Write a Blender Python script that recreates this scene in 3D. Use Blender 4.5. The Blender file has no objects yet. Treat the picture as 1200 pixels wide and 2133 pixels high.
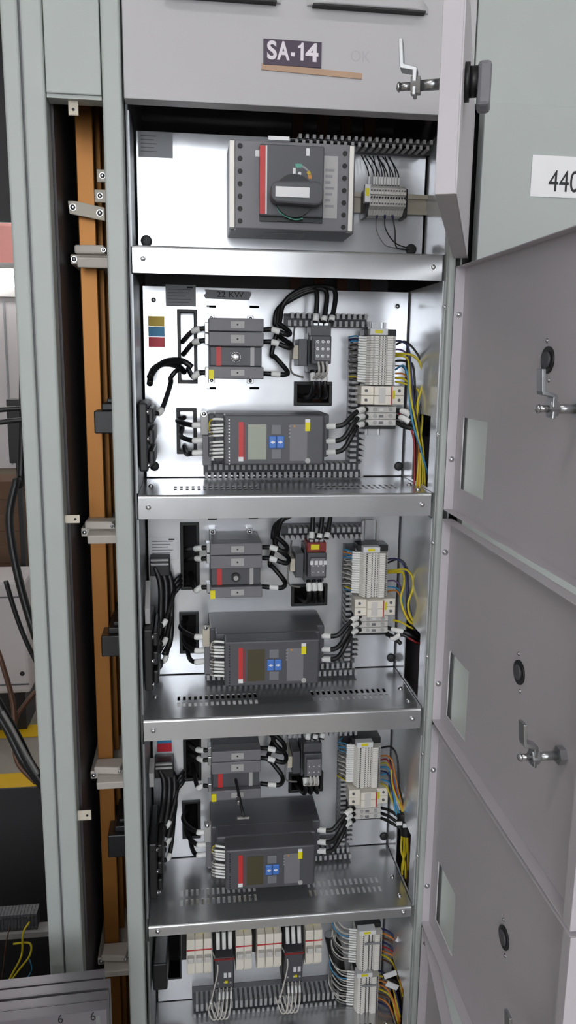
import bpy, math, random
from mathutils import Vector, Matrix
random.seed(7)
scene = bpy.context.scene
col = scene.collection

# ------------------------------------------------------------------ camera
cam_d = bpy.data.cameras.new('camera'); cam = bpy.data.objects.new('camera', cam_d); col.objects.link(cam)
cam_d.sensor_fit = 'VERTICAL'; cam_d.sensor_height = 24.0; cam_d.lens = 24.0*1616.97/2133.0
cam_d.clip_start = 0.02; cam_d.clip_end = 60
cam.matrix_world = Matrix(((0.99207895, 0.01140694, -0.12509693, 0.0849804),
                           (-0.12497933, 0.18976465, -0.97384267, -1.2843368),
                           (0.01263041, 0.98176334, 0.18968715, 1.5676428), (0, 0, 0, 1)))
scene.camera = cam
# ------------------------------------------------------------------ world, exposure
scene.view_settings.view_transform = 'Standard'; scene.view_settings.look = 'None'
scene.view_settings.gamma = 1.0; scene.view_settings.use_curve_mapping = False
scene.view_settings.exposure = 0.34
wd = bpy.data.worlds.new('world'); scene.world = wd; wd.use_nodes = True
wd.node_tree.nodes['Background'].inputs[0].default_value = (0.80, 0.84, 0.90, 1)
wd.node_tree.nodes['Background'].inputs[1].default_value = 0.35
LAMP_STRENGTH = 16.0      # fluorescent battens on the hall ceiling
WINDOW_STRENGTH = 7.0     # daylight in the large hall window behind the photographer

# ------------------------------------------------------------------ helpers
def s2l(v):
    v /= 255.0
    return v/12.92 if v <= 0.04045 else ((v+0.055)/1.055)**2.4
def rgb(r, g, b): return (s2l(r), s2l(g), s2l(b), 1)
MATS = {}
def mat(name, c, rough=0.5, metal=0.0, noise=0.0, scale=20.0, bump=0.0, spec=0.5, emit=None, rnoise=0.0, stretch=None, alpha=None):
    m = bpy.data.materials.new(name); m.use_nodes = True; nt = m.node_tree
    b = nt.nodes['Principled BSDF']; c = rgb(*c)
    b.inputs['Base Color'].default_value = c; b.inputs['Roughness'].default_value = rough; b.inputs['Metallic'].default_value = metal
    b.inputs['Specular IOR Level'].default_value = spec
    if emit: b.inputs['Emission Color'].default_value = c; b.inputs['Emission Strength'].default_value = emit
    if noise or bump or rnoise:
        tc = nt.nodes.new('ShaderNodeTexCoord'); mp = nt.nodes.new('ShaderNodeMapping'); n = nt.nodes.new('ShaderNodeTexNoise')
        nt.links.new(tc.outputs['Object'], mp.inputs[0]); nt.links.new(mp.outputs[0], n.inputs['Vector'])
        if stretch: mp.inputs['Scale'].default_value = stretch
        n.inputs['Scale'].default_value = scale; n.inputs['Detail'].default_value = 5
        if noise:
            mr = nt.nodes.new('ShaderNodeMapRange'); mr.inputs[3].default_value = 1-noise; mr.inputs[4].default_value = 1+noise
            nt.links.new(n.outputs['Fac'], mr.inputs[0])
            mx = nt.nodes.new('ShaderNodeVectorMath'); mx.operation = 'SCALE'; mx.inputs[0].default_value = c[:3]
            nt.links.new(mr.outputs[0], mx.inputs['Scale']); nt.links.new(mx.outputs[0], b.inputs['Base Color'])
        if rnoise:
            mr2 = nt.nodes.new('ShaderNodeMapRange'); mr2.inputs[3].default_value = max(0.02, rough-rnoise); mr2.inputs[4].default_value = rough+rnoise
            nt.links.new(n.outputs['Fac'], mr2.inputs[0]); nt.links.new(mr2.outputs[0], b.inputs['Roughness'])
        if bump:
            bp = nt.nodes.new('ShaderNodeBump'); bp.inputs['Strength'].default_value = bump; bp.inputs['Distance'].default_value = 0.002
            nt.links.new(n.outputs['Fac'], bp.inputs['Height']); nt.links.new(bp.outputs[0], b.inputs['Normal'])
    MATS[name] = m
    return m
mat('paint', (164, 170, 167), 0.42, noise=0.05, scale=9)
mat('paint_pink_cast', (175, 173, 175), 0.45, noise=0.04, scale=6)  # same grey-green paint, with the pinkish light cast put into its colour
mat('door_paint', (190, 185, 190), 0.5, noise=0.03, scale=14, bump=0.03)
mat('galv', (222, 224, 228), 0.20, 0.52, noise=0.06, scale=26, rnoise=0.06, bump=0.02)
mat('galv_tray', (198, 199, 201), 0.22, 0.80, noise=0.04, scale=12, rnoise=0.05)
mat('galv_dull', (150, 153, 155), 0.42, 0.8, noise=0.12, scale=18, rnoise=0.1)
mat('dark_inside', (38, 36, 38), 0.6, noise=0.2, scale=5)
mat('dark_panel', (70, 66, 70), 0.5, noise=0.15, scale=4, stretch=(6, 6, 0.4))
mat('copper', (154, 102, 46), 0.42, 0.55, noise=0.10, scale=7, stretch=(4, 4, 0.6))
mat('copper_shaded', (84, 52, 34), 0.5, 0.4)  # copper darkened to stand in for the shade deep inside the cabinet
mat('chrome', (205, 205, 208), 0.18, 1.0)
mat('zinc', (190, 192, 194), 0.3, 1.0)
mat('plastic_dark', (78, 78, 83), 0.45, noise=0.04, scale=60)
mat('plastic_mid', (116, 115, 120), 0.5, noise=0.04, scale=60)
mat('plastic_light', (172, 170, 170), 0.5)
mat('duct_grey', (138, 138, 140), 0.5)
mat('duct_finger', (164, 164, 166), 0.5)
mat('plastic_black', (24, 24, 26), 0.45)
mat('rubber', (17, 17, 18), 0.5, noise=0.15, scale=40)
mat('cable', (20, 20, 22), 0.42)
mat('cable_grey', (112, 110, 108), 0.5)
mat('wire_white', (200, 196, 190), 0.5)
mat('wire_yellow', (196, 178, 28), 0.42)
mat('wire_blue', (64, 140, 186), 0.42)
mat('wire_navy', (36, 40, 86), 0.45)
mat('wire_purple', (90, 62, 110), 0.45)
mat('wire_red', (150, 40, 44), 0.45)
mat('wire_orange', (196, 120, 48), 0.45)
mat('wire_brown', (88, 56, 36), 0.45)
mat('marker', (238, 238, 236), 0.5)
mat('ivory', (236, 233, 226), 0.45)
mat('ivory_grey', (206, 204, 200), 0.45)
mat('mcb_white', (232, 226, 214), 0.45)
mat('label_white', (226, 226, 228), 0.6, noise=0.03, scale=30)
mat('label_grey', (138, 140, 144), 0.55, noise=0.05, scale=60)
mat('label_yellow', (226, 214, 24), 0.5)
mat('sticker_yellow', (196, 166, 22), 0.5)
mat('sticker_blue', (40, 128, 170), 0.5)
mat('sticker_red', (196, 36, 52), 0.5)
mat('red', (190, 46, 46), 0.45)
mat('red_dark', (130, 36, 34), 0.45)
mat('lcd', (150, 156, 142), 0.35)
mat('lcd_dark', (72, 68, 48), 0.25)
mat('button_blue', (70, 118, 196), 0.4)
mat('button_grey', (112, 114, 120), 0.5)
mat('sign_dark', (62, 48, 66), 0.5)
mat('sign_letter', (216, 208, 216), 0.5)
mat('tape', (170, 138, 112), 0.4, noise=0.08, scale=40)
mat('ink', (24, 24, 26), 0.6)
mat('grey_ink', (96, 96, 100), 0.6)
mat('green_print', (90, 160, 140), 0.5)
mat('orange_print', (200, 140, 60), 0.5)
mat('insulator', (198, 190, 181), 0.55, noise=0.08, scale=30)
mat('bracket_cream', (196, 188, 172), 0.5)
mat('floor_screed', (150, 144, 135), 0.5, noise=0.12, scale=3)
mat('line_yellow', (222, 178, 20), 0.5, noise=0.05, scale=8)
mat('hall_wall', (206, 207, 209), 0.7, noise=0.05, scale=2)
mat('hall_ceiling', (208, 208, 206), 0.8, noise=0.05, scale=2)
mat('box_white', (196, 190, 192), 0.5)
mat('machine_red_lit', (226, 156, 148), 0.5)  # red lightened to pink for the lamp light falling on it
mat('beige', (150, 138, 122), 0.6)
mat('lamp', (253, 252, 249), 0.5, emit=LAMP_STRENGTH)
mat('daylight', (246, 250, 255), 0.5, emit=WINDOW_STRENGTH)
mat('added_window_glow', (246, 250, 255), 0.5, emit=1.2)  # weak glow of the two windows added beside the large one
mat('panel_alu', (132, 129, 136), 0.35, 0.6, noise=0.05, scale=12)

WL = {}
class MB:
    def __init__(s): s.v = []; s.f = []; s.sm = []
    def poly(s, pts, faces, smooth=False):
        n = len(s.v); s.v += [tuple(p) for p in pts]
        for f in faces: s.f.append([n+i for i in f]); s.sm.append(smooth)
        return s
    def box(s, x0, x1, y0, y1, z0, z1):
        if x0 > x1: x0, x1 = x1, x0
        if y0 > y1: y0, y1 = y1, y0
        if z0 > z1: z0, z1 = z1, z0
        return s.poly([(x0,y0,z0),(x1,y0,z0),(x1,y1,z0),(x0,y1,z0),(x0,y0,z1),(x1,y0,z1),(x1,y1,z1),(x0,y1,z1)],
                      [(0,3,2,1),(4,5,6,7),(0,1,5,4),(1,2,6,5),(2,3,7,6),(3,0,4,7)])
    def rect(s, r, y0, y1): return s.box(r[0], r[1], y0, y1, r[2], r[3])
    def cyl(s, a, b, r, n=16, r2=None):
        a = Vector(a); b = Vector(b); d = (b-a).normalized(); r2 = r if r2 is None else r2
        t = Vector((0,0,1)) if abs(d.z) < 0.9 else Vector((1,0,0))
        e = d.cross(t).normalized(); g = d.cross(e)
        N = len(s.v)
        for c, q in ((a, r), (b, r2)):
            for i in range(n):
                w = 2*math.pi*i/n; s.v.append(tuple(c+e*(q*math.cos(w))+g*(q*math.sin(w))))
        for i in range(n):
            j = (i+1) % n; s.f.append([N+i, N+n+i, N+n+j, N+j]); s.sm.append(n > 8)
        s.f.append([N+i for i in range(n)]); s.sm.append(False)
        s.f.append([N+n+i for i in reversed(range(n))]); s.sm.append(False)
        return s
    def dome(s, c, axis, r, h, n=12, k=4):
        c = Vector(c); d = Vector(axis).normalized(); t = Vector((0,0,1)) if abs(d.z) < 0.9 else Vector((1,0,0))
        e = d.cross(t).normalized(); g = d.cross(e); N = len(s.v)
        for i in range(k):
            a = math.pi/2*i/k
            for j in range(n):
                w = 2*math.pi*j/n
                s.v.append(tuple(c+d*(h*math.sin(a))+(e*math.cos(w)+g*math.sin(w))*(r*math.cos(a))))
        s.v.append(tuple(c+d*h)); top = len(s.v)-1
        for i in range(k-1):
            for j in range(n):
                q = (j+1) % n; s.f.append([N+i*n+j, N+(i+1)*n+j, N+(i+1)*n+q, N+i*n+q]); s.sm.append(True)
        for j in range(n): s.f.append([N+(k-1)*n+j, top, N+(k-1)*n+(j+1) % n]); s.sm.append(True)
        s.f.append([N+j for j in range(n)]); s.sm.append(False)
        return s
    def tube(s, pts, r, n=8, sub=6, closed=False):
        pts = spline(pts, sub); N = len(s.v); m = len(pts); pr = None
        for i, p in enumerate(pts):
            d = (pts[min(i+1, m-1)]-pts[max(i-1, 0)]).normalized()
            if pr is None:
                t = Vector((0,0,1)) if abs(d.z) < 0.9 else Vector((1,0,0)); e = d.cross(t).normalized()
            else: e = (pr-d*pr.dot(d)).normalized()
            pr = e; g = d.cross(e)
            for j in range(n):
                w = 2*math.pi*j/n; s.v.append(tuple(p+e*(r*math.cos(w))+g*(r*math.sin(w))))
        for i in range(m-1):
            for j in range(n):
                q = (j+1) % n; s.f.append([N+i*n+j, N+i*n+q, N+(i+1)*n+q, N+(i+1)*n+j]); s.sm.append(True)
        s.f.append([N+j for j in reversed(range(n))]); s.sm.append(False)
        s.f.append([N+(m-1)*n+j for j in range(n)]); s.sm.append(False)
        return s
    def prism(s, poly, a0, a1, axis='z'):
        # poly: 2-D outline; extruded along the axis from a0 to a1
        def P(p, a): return {'z': (p[0], p[1], a), 'y': (p[0], a, p[1]), 'x': (a, p[0], p[1])}[axis]
        n = len(poly); N = len(s.v)
        s.v += [P(p, a0) for p in poly]+[P(p, a1) for p in poly]
        for i in range(n):
            j = (i+1) % n; s.f.append([N+i, N+j, N+n+j, N+n+i]); s.sm.append(False)
        s.f.append([N+i for i in reversed(range(n))]); s.sm.append(False); s.f.append([N+n+i for i in range(n)]); s.sm.append(False)
        return s
    def plate(s, us, vs, holes, P, a0, a1):
        # flat plate with rectangular holes; us, vs sorted cuts; holes = (u0,u1,v0,v1); P(u,v,a) -> point
        us = sorted(set([round(q, 5) for q in us]+[round(q, 5) for h in holes for q in h[:2]]))
        vs = sorted(set([round(q, 5) for q in vs]+[round(q, 5) for h in holes for q in h[2:]]))
        H = [[False]*(len(vs)-1) for _ in range(len(us)-1)]
        for i in range(len(us)-1):
            for j in range(len(vs)-1):
                cu = (us[i]+us[i+1])/2; cv = (vs[j]+vs[j+1])/2
                H[i][j] = any(h[0] < cu < h[1] and h[2] < cv < h[3] for h in holes)
        idx = {}
        def V(i, j, a):
            if (i, j, a) not in idx: idx[(i, j, a)] = len(s.v); s.v.append(P(us[i], vs[j], a1 if a else a0))
            return idx[(i, j, a)]
        nu, nv = len(us)-1, len(vs)-1
        full = lambda i, j: 0 <= i < nu and 0 <= j < nv and not H[i][j]
        for i in range(nu):
            for j in range(nv):
                if H[i][j]: continue
                s.f.append([V(i,j,0), V(i,j+1,0), V(i+1,j+1,0), V(i+1,j,0)]); s.f.append([V(i,j,1), V(i+1,j,1), V(i+1,j+1,1), V(i,j+1,1)])
                for di, dj, e in ((-1,0,((i,j+1),(i,j))), (1,0,((i+1,j),(i+1,j+1))), (0,-1,((i,j),(i+1,j))), (0,1,((i+1,j+1),(i,j+1)))):
                    if not full(i+di, j+dj): s.f.append([V(*e[0],0), V(*e[1],0), V(*e[1],1), V(*e[0],1)])
        s.sm += [False]*(len(s.f)-len(s.sm))
        return s
    def xf(s, fn): s.v = [tuple(fn(p)) for p in s.v]; return s
    def build(s, name, m, parent=None, label=None, cat=None, group=None, kind=None, bevel=0, seg=2):
        lo = [min(v[i] for v in s.v) for i in range(3)]; hi = [max(v[i] for v in s.v) for i in range(3)]
        o0 = Vector(((lo[0]+hi[0])/2, (lo[1]+hi[1])/2, lo[2]))
        me = bpy.data.meshes.new(name); me.from_pydata([(v[0]-o0.x, v[1]-o0.y, v[2]-o0.z) for v in s.v], [], s.f)
        me.polygons.foreach_set('use_smooth', s.sm); me.update()
        import bmesh
        bm = bmesh.new(); bm.from_mesh(me); bmesh.ops.recalc_face_normals(bm, faces=bm.faces); bm.to_mesh(me); bm.free()
        me.materials.append(MATS[m])
        o = bpy.data.objects.new(name, me); col.objects.link(o)
        put(o, o0, parent); tag(o, label, cat, group, kind)
        if bevel:
            b = o.modifiers.new('bevel', 'BEVEL'); b.width = bevel; b.segments = seg; b.limit_method = 'ANGLE'; b.angle_limit = 0.7
        return o
def put(o, w, parent):
    o.location = w - (WL[parent.name] if parent else Vector((0,0,0)))
    if parent: o.parent = parent
    WL[o.name] = Vector(w)
def tag(o, label=None, cat=None, group=None, kind=None):
    if label: o['label'] = label
    if cat: o['category'] = cat
    if group: o['group'] = group
    if kind: o['kind'] = kind
def thing(name, label, cat, loc, group=None):
    o = bpy.data.objects.new(name, None); col.objects.link(o); o.empty_display_size = 0.02
    put(o, Vector(loc), None); tag(o, label, cat, group); return o
def again(src, d, parent):
    o = src.copy(); col.objects.link(o); put(o, WL[src.name]+Vector(d), parent)
    for k in ('label', 'category', 'group'):
        if k in o: del o[k]
    return o
def spline(pts, sub):
    pts = [Vector(p) for p in pts]
    if len(pts) < 3 or sub < 2: return pts
    out = []
    for i in range(len(pts)-1):
        p0 = pts[max(i-1,0)]; p1 = pts[i]; p2 = pts[i+1]; p3 = pts[min(i+2,len(pts)-1)]
        for k in range(sub):
            t = k/sub
            out.append(0.5*((2*p1)+(p2-p0)*t+(2*p0-5*p1+4*p2-p3)*t*t+(3*p1-p0-3*p2+p3)*t**3))
    out.append(pts[-1]); return out
def up(p, z): return (p[0], p[1], p[2]+z)
ORD = ['first','second','third','fourth','fifth','sixth','seventh','eighth','ninth','tenth','eleventh','twelfth','thirteenth','fourteenth','fifteenth','sixteenth','seventeenth','eighteenth','nineteenth','twentieth']
def text(body, m, parent, P, size, width=None, bold=0.0, spacing=1.0):
    # P(u, v) -> world point of the flat text plane; text starts at u=0, baseline v=0
    c = bpy.data.curves.new('lettering', 'FONT'); c.body = body; c.size = size; c.offset = bold; c.extrude = 0; c.space_character = spacing
    o = bpy.data.objects.new('tmp', c); col.objects.link(o); dg = bpy.context.evaluated_depsgraph_get()
    me = bpy.data.meshes.new_from_object(o.evaluated_get(dg)); bpy.data.objects.remove(o)
    b = MB(); vs = [v.co.copy() for v in me.vertices]; mx = max(v.x for v in vs); k = (width/mx) if width else 1
    b.poly([P(v.x*k, v.y) for v in vs], [list(p.vertices) for p in me.polygons]); bpy.data.meshes.remove(me)
    return b.build('lettering', m, parent)
def screw(p, axis, r, parent, m='chrome', name='screw', h=None):
    b = MB(); a = Vector(axis).normalized(); p = Vector(p)
    b.cyl(p, p+a*r*0.25, r*1.25, 14); b.dome(p+a*r*0.25, a, r, h or r*0.7)
    return b.build(name, m, parent)
def cable(name, label, pts, r, m='cable', group=None, marks=(), mm='marker', n=10, cat='cable', mr=1.22):
    o = MB().tube(pts, r, n).build(name, m, None, label, cat, group)
    sp = spline(pts, 12); L = [0]
    for i in range(1, len(sp)): L.append(L[-1]+(sp[i]-sp[i-1]).length)
    for a, b in marks:
        a = a if a >= 0 else L[-1]+a; b = b if b > 0 else L[-1]+b
        q = [sp[i] for i in range(len(sp)) if a <= L[i] <= b]
        if len(q) >= 2: MB().tube(q, r*mr, n, sub=1).build('marker_sleeve', mm, o)
    return o

# ================================================================== the hall
def struct(name, m, b): return b.build(name, m, kind='structure')
struct('floor', 'floor_screed', MB().box(-7, 7, -5.7, 7, -0.1, 0))
struct('ceiling', 'hall_ceiling', MB().box(-7, 7, -5.7, 7, 3.6, 3.7))
struct('wall_left', 'hall_wall', MB().box(-7.1, -7, -5.7, 7, 0, 3.6))
struct('wall_right', 'hall_wall', MB().box(7, 7.1, -5.7, 7, 0, 3.6))
struct('wall_back', 'hall_wall', MB().box(-7, 7, 7, 7.1, 0, 3.6))
WINS = [(-1.25, 0.42, 1.0, 3.3), (-4.6, -2.6, 1.0, 3.3), (0.95, 4.4, 1.0, 3.3)]  # last two are unseen, added for their light and the plate reflections
wf = MB().plate([-7, 7], [0, 3.6], [(w[0], w[1], w[2], w[3]) for w in WINS], lambda a, b, t: (a, t, b), -5.7, -5.5)
struct('wall_front', 'hall_wall', wf)
for i, (x0, x1, z0, z1) in enumerate(WINS):
    nx, nz = (1, 1) if i == 0 else (3, 2)       # the middle one is a single large pane
    cells = [(x0+0.03+k*(x1-x0-0.03)/nx, x0+(k+1)*(x1-x0-0.03)/nx, z0+0.03+j*(z1-z0-0.03)/nz, z0+(j+1)*(z1-z0-0.03)/nz) for k in range(nx) for j in range(nz)]
    w = struct('window_%d' % (i+1), 'galv_dull', MB().plate([x0-0.03, x1+0.03], [z0-0.03, z1+0.03], cells, lambda a, b, t: (a, t, b), -5.56, -5.49))
    for c in cells: MB().box(c[0]-0.01, c[1]+0.01, -5.555, -5.545, c[2]-0.01, c[3]+0.01).build('pane', 'daylight' if i == 0 else 'added_window_glow', w)
li = 0
for yy in (-4.2, -1.3, 2.6, 4.8):
    for xx in (-3.9, -0.9, 2.1, 5.1):
        L = thing('ceiling_light', '%s %s fluorescent batten above the %s' % (ORD[li % 4], 'bright white', ['photographer side hall far from the cabinet', 'aisle in front of the cabinet', 'floor behind the cabinet', 'far end of the hall'][li//4]), 'ceiling lamp', (xx, yy, 3.4), 'ceiling battens of the hall')
        MB().box(xx-0.75, xx+0.75, yy-0.09, yy+0.09, 3.48, 3.6).build('housing', 'box_white', L)
        for s in (-0.045, 0.045): MB().cyl((xx-0.72, yy+s, 3.45), (xx+0.72, yy+s, 3.45), 0.02, 12).build('tube', 'lamp', L)
        li += 1
for i, (a, b) in enumerate(((1.86, 1.97), (1.45, 1.56))):
    MB().box(-3.5, -0.28, a, b, 0.001, 0.004).build('floor_line', 'line_yellow', None, 'yellow painted floor stripe, %s the open cabinet frame' % ('farther of the two behind' if i == 0 else 'nearer of the two behind'), 'floor line')

# ================================================================== cabinet shell
TOP = 2.2
cab = thing('switchgear_cabinet', 'grey-green painted steel switchgear cabinet with open equipment bays', 'cabinet', (0.25, 0.2, 0))
def post(x0, x1, y0=-0.012, y1=0.028, z0=0.0, z1=TOP, parent=cab, m='paint', name='post'):
    b = MB(); b.box(x0, x1, y0, y1, z0, z1)
    return b.build(name, m, parent, bevel=0.004, seg=3)
post(-0.0375, -0.0085)
post(-0.0345, -0.0095, 0.03, 0.05)                      # inner return of the same post
post(0.5075, 0.5195)
MB().box(0.5058, 0.5074, -0.004, 0.03, 0.0, 1.9485).build('post_return', 'paint', cab)
for z in (1.66, 1.45, 1.26, 1.05, 0.86, 0.65): screw((0.5066, -0.004, z), (0, -1, 0), 0.0032, cab)
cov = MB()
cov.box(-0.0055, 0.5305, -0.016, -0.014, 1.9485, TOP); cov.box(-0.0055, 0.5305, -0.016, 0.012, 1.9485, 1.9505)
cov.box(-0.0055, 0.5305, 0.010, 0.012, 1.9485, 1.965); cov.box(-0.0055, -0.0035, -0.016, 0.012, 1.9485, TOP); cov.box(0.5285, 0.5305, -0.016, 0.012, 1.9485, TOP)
cover = cov.build('upper_cover', 'paint_pink_cast', cab, bevel=0.0015)
def louver(c, w, h, d):
    # pressed half-round hood with an open lower lip and a dark slot under it
    n = 12; k = 16; b = MB(); rows = []
    for i in range(k+1):
        t = i/k; e = min(1.0, min(t, 1-t)*w/h)**0.5                       # ends taper in
        x = c[0]-w/2+w*t; hh = h*(0.35+0.65*e); dd = d*max(e, 0.05)
        rows.append([(x, -0.0161-dd*math.sin(math.pi/2*j/n)-0.0004, c[1]+hh*math.cos(math.pi/2*j/n)) for j in range(n+1)]+[(x, -0.0161, c[1])])
    pts = [p for r_ in rows for p in r_]; m = n+2
    fs = [[i*m+j, (i+1)*m+j, (i+1)*m+j+1, i*m+j+1] for i in range(k) for j in range(m-1)]
    b.poly(pts, fs, True); hood = b.build('louver', 'paint_pink_cast', cover)
    MB().box(c[0]-w*0.46, c[0]+w*0.46, -0.0161-d*0.9, -0.0161, c[1]-0.0025, c[1]-0.0002).build('slot', 'dark_inside', hood)
r = (0.2669,0.4531,2.0842,2.1233)
louver(((r[0]+r[1])/2, (0.3585,-0.016,2.0894)[2]), r[1]-r[0], 0.026, 0.015)
r = (0.0477,0.2272,2.0831,2.1086)
louver(((r[0]+r[1])/2, (0.3585,-0.016,2.0894)[2]), r[1]-r[0], 0.026, 0.015)
MB().box(-0.1175, -0.0385, -0.014, 0.012, 1.9515, TOP).build('chamber_cover', 'paint', cab, bevel=0.0015)
MB().box(-0.1175, -0.0385, -0.010, 0.02, 1.946, 1.9515).build('cover_lip', 'paint', cab)
post(-0.1505, -0.119)
post(-0.178, -0.1535)
MB().box(-0.1535, -0.1505, -0.004, 0.02, 0, TOP).build('gasket', 'plastic_mid', cab)
# back, floor, roof, partitions
MB().box(-0.15, 0.53, 0.47, 0.475, 0.0, TOP).build('rear_panel', 'dark_panel', cab)
MB().box(-0.178, 0.5305, 0.03, 0.47, TOP-0.005, TOP).build('roof_panel', 'paint', cab)
MB().box(-0.178, 0.5305, 0.0, 0.47, 0.0, 0.06).build('plinth', 'dark_inside', cab)
MB().box(-0.008, -0.005, 0.045, 0.47, 0.06, TOP-0.01).build('partition', 'galv_dull', cab)
MB().box(0.5285, 0.5305, 0.03, 0.47, 0.06, TOP-0.01).build('partition', 'dark_panel', cab)
MB().box(-0.126, -0.115, 0.029, 0.30, 0.06, TOP-0.006).build('chamber_side', 'dark_panel', cab)
MB().box(-0.115, -0.008, 0.30, 0.305, 0.06, TOP-0.006).build('chamber_back', 'dark_inside', cab)
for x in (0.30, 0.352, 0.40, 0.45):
    MB().box(x, x+0.022, 0.40, 0.41, 0.9, 2.12).build('rear_conductor', 'copper_shaded', cab)
for Z_ in (1.348,): MB().box(0.025, 0.125, 0.236, 0.238, Z_+0.03, Z_+0.346).build('rear_screen', 'galv', cab)
# ------------------------------------------------------------------ busbars
x0 = (-0.0957,0.12,1.6869)[0]; x1 = (-0.0669,0.12,1.6876)[0]
for i, (dx, y) in enumerate(((0, 0.12), (0.006, 0.175), (0.012, 0.235))):
    b = MB().box(x0+dx, x1+dx, y, y+0.012, 0.08, 2.05)
    b.build('copper_busbar', 'copper', None, ['front copper busbar standing in the narrow chamber', 'middle copper busbar, just behind the front one', 'rearmost copper busbar of the three in the narrow chamber'][i], 'busbar', 'vertical copper busbars', bevel=0.0015)
xb = (x0+x1)/2
def support(z, lab):
    t = thing('busbar_support', lab, 'insulator', (xb, 0.12, z), 'busbar supports')
    b = MB(); b.box(xb-0.026, -0.0385, 0.095, 0.27, z-0.012, z+0.004); b.build('base', 'insulator', t, bevel=0.002)
    b = MB(); b.prism([(xb-0.018, 0.085), (xb+0.03, 0.078), (xb+0.038, 0.118), (xb-0.016, 0.118)], z+0.004, z+0.018, 'z'); b.build('clamp', 'insulator', t, bevel=0.003)
    b = MB(); b.prism([(0.07, z-0.02), (0.11, z-0.012), (0.11, z+0.004), (0.066, z-0.004)], xb-0.012, -0.0385, 'x'); b.build('tongue', 'insulator', t, bevel=0.002)
    screw((xb-0.02, 0.095, z-0.004), (0, -1, 0), 0.004, t, 'zinc'); screw((xb+0.03, 0.078, z+0.010), (0, -1, 0), 0.003, t, 'zinc')
for p, lab in (((-0.0729,0.09,1.7347), 'pale moulded busbar support in line with the top tray'), ((-0.0682,0.09,1.2704), 'pale moulded busbar support in line with the second tray'),
               ((-0.0717,0.09,0.8007), 'pale moulded busbar support in line with the fourth bay'), ((-0.0681,0.09,0.3975), 'lowest pale moulded busbar support, near the bottom of the chamber')):
    support(p[2], lab)
t = thing('busbar_link', 'cream bolted link plate across the copper bar near the top', 'link plate', (xb, 0.1, (-0.0753,0.1,1.8118)[2]))
a = (-0.1008,0.1,1.8132); b_ = (-0.0577,0.1,1.8057)
MB().prism([(a[0]-0.008, a[2]+0.010), (a[0]+0.006, a[2]+0.010), (b_[0]+0.008, b_[2]+0.009), (b_[0]+0.008, b_[2]-0.012), (a[0]-0.006, a[2]-0.010)], 0.10, 0.105, 'y').build('plate', 'bracket_cream', t, bevel=0.001)
for q in (a, b_): screw((q[0], 0.10, q[2]), (0, -1, 0), 0.0045, t, 'zinc', 'bolt')
for q, lab in (((-0.0527,0.1,1.8641), 'small cream bolted tab above the busbar link'), ((-0.0576,0.1,1.8327), 'small cream bolted tab touching the busbar link')):
    t = thing('bolted_tab', lab, 'bracket', q)
    MB().box(q[0]-0.008, q[0]+0.016, 0.10, 0.104, q[2]-0.010, q[2]+0.010).build('plate', 'bracket_cream', t, bevel=0.001)
    screw((q[0]+0.001, 0.10, q[2]), (0, -1, 0), 0.004, t, 'zinc', 'bolt')
for r, lab in (((-0.0888,-0.0741,1.9262,1.9482), 'pale metal tab with a hole under the chamber cover'), ((-0.1193,-0.0955,1.3027,1.3164), 'pale metal tab with a hole on the post beside the second tray'), ((-0.1221,-0.0956,0.7635,0.7823), 'pale metal tab with a hole on the post beside the fourth bay')):
    t = thing('mounting_tab', lab, 'bracket', ((r[0]+r[1])/2, 0, r[2]))
    MB().rect(r, 0.0, 0.003).build('plate', 'bracket_cream', t, bevel=0.001)
    hx = (r[0]+r[1])/2 if r[1]-r[0] < r[3]-r[2] else r[1]-0.007; hz = (r[2]+r[3])/2 if r[1]-r[0] > r[3]-r[2] else r[2]+0.008
    MB().cyl((hx, -0.0004, hz), (hx, 0.001, hz), 0.0022, 12).build('hole', 'ink', t)
for r, k in (((-0.0752,-0.04,1.4439,1.4822), 'second'), ((-0.0762,-0.0432,1.0416,1.0807), 'third'), ((-0.0766,-0.0436,0.6381,0.6846), 'fourth')):
    t = thing('contact_block', 'black plastic contact block gripping the busbars at the %s bay' % k, 'contact block', ((r[0]+r[1])/2, 0.1, r[2]), 'black contact blocks')
    MB().box(r[0], -0.0385, 0.07, 0.26, r[2], r[3]).build('body', 'plastic_black', t, bevel=0.002)
    MB().box(r[0]+0.012, -0.0385, 0.08, 0.24, r[3], r[3]+0.012).build('shoulder', 'plastic_black', t, bevel=0.002)
    MB().box(r[0]+0.02, -0.0385, 0.09, 0.22, r[3]+0.012, r[3]+0.02).build('shoulder', 'plastic_black', t, bevel=0.002)

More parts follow.
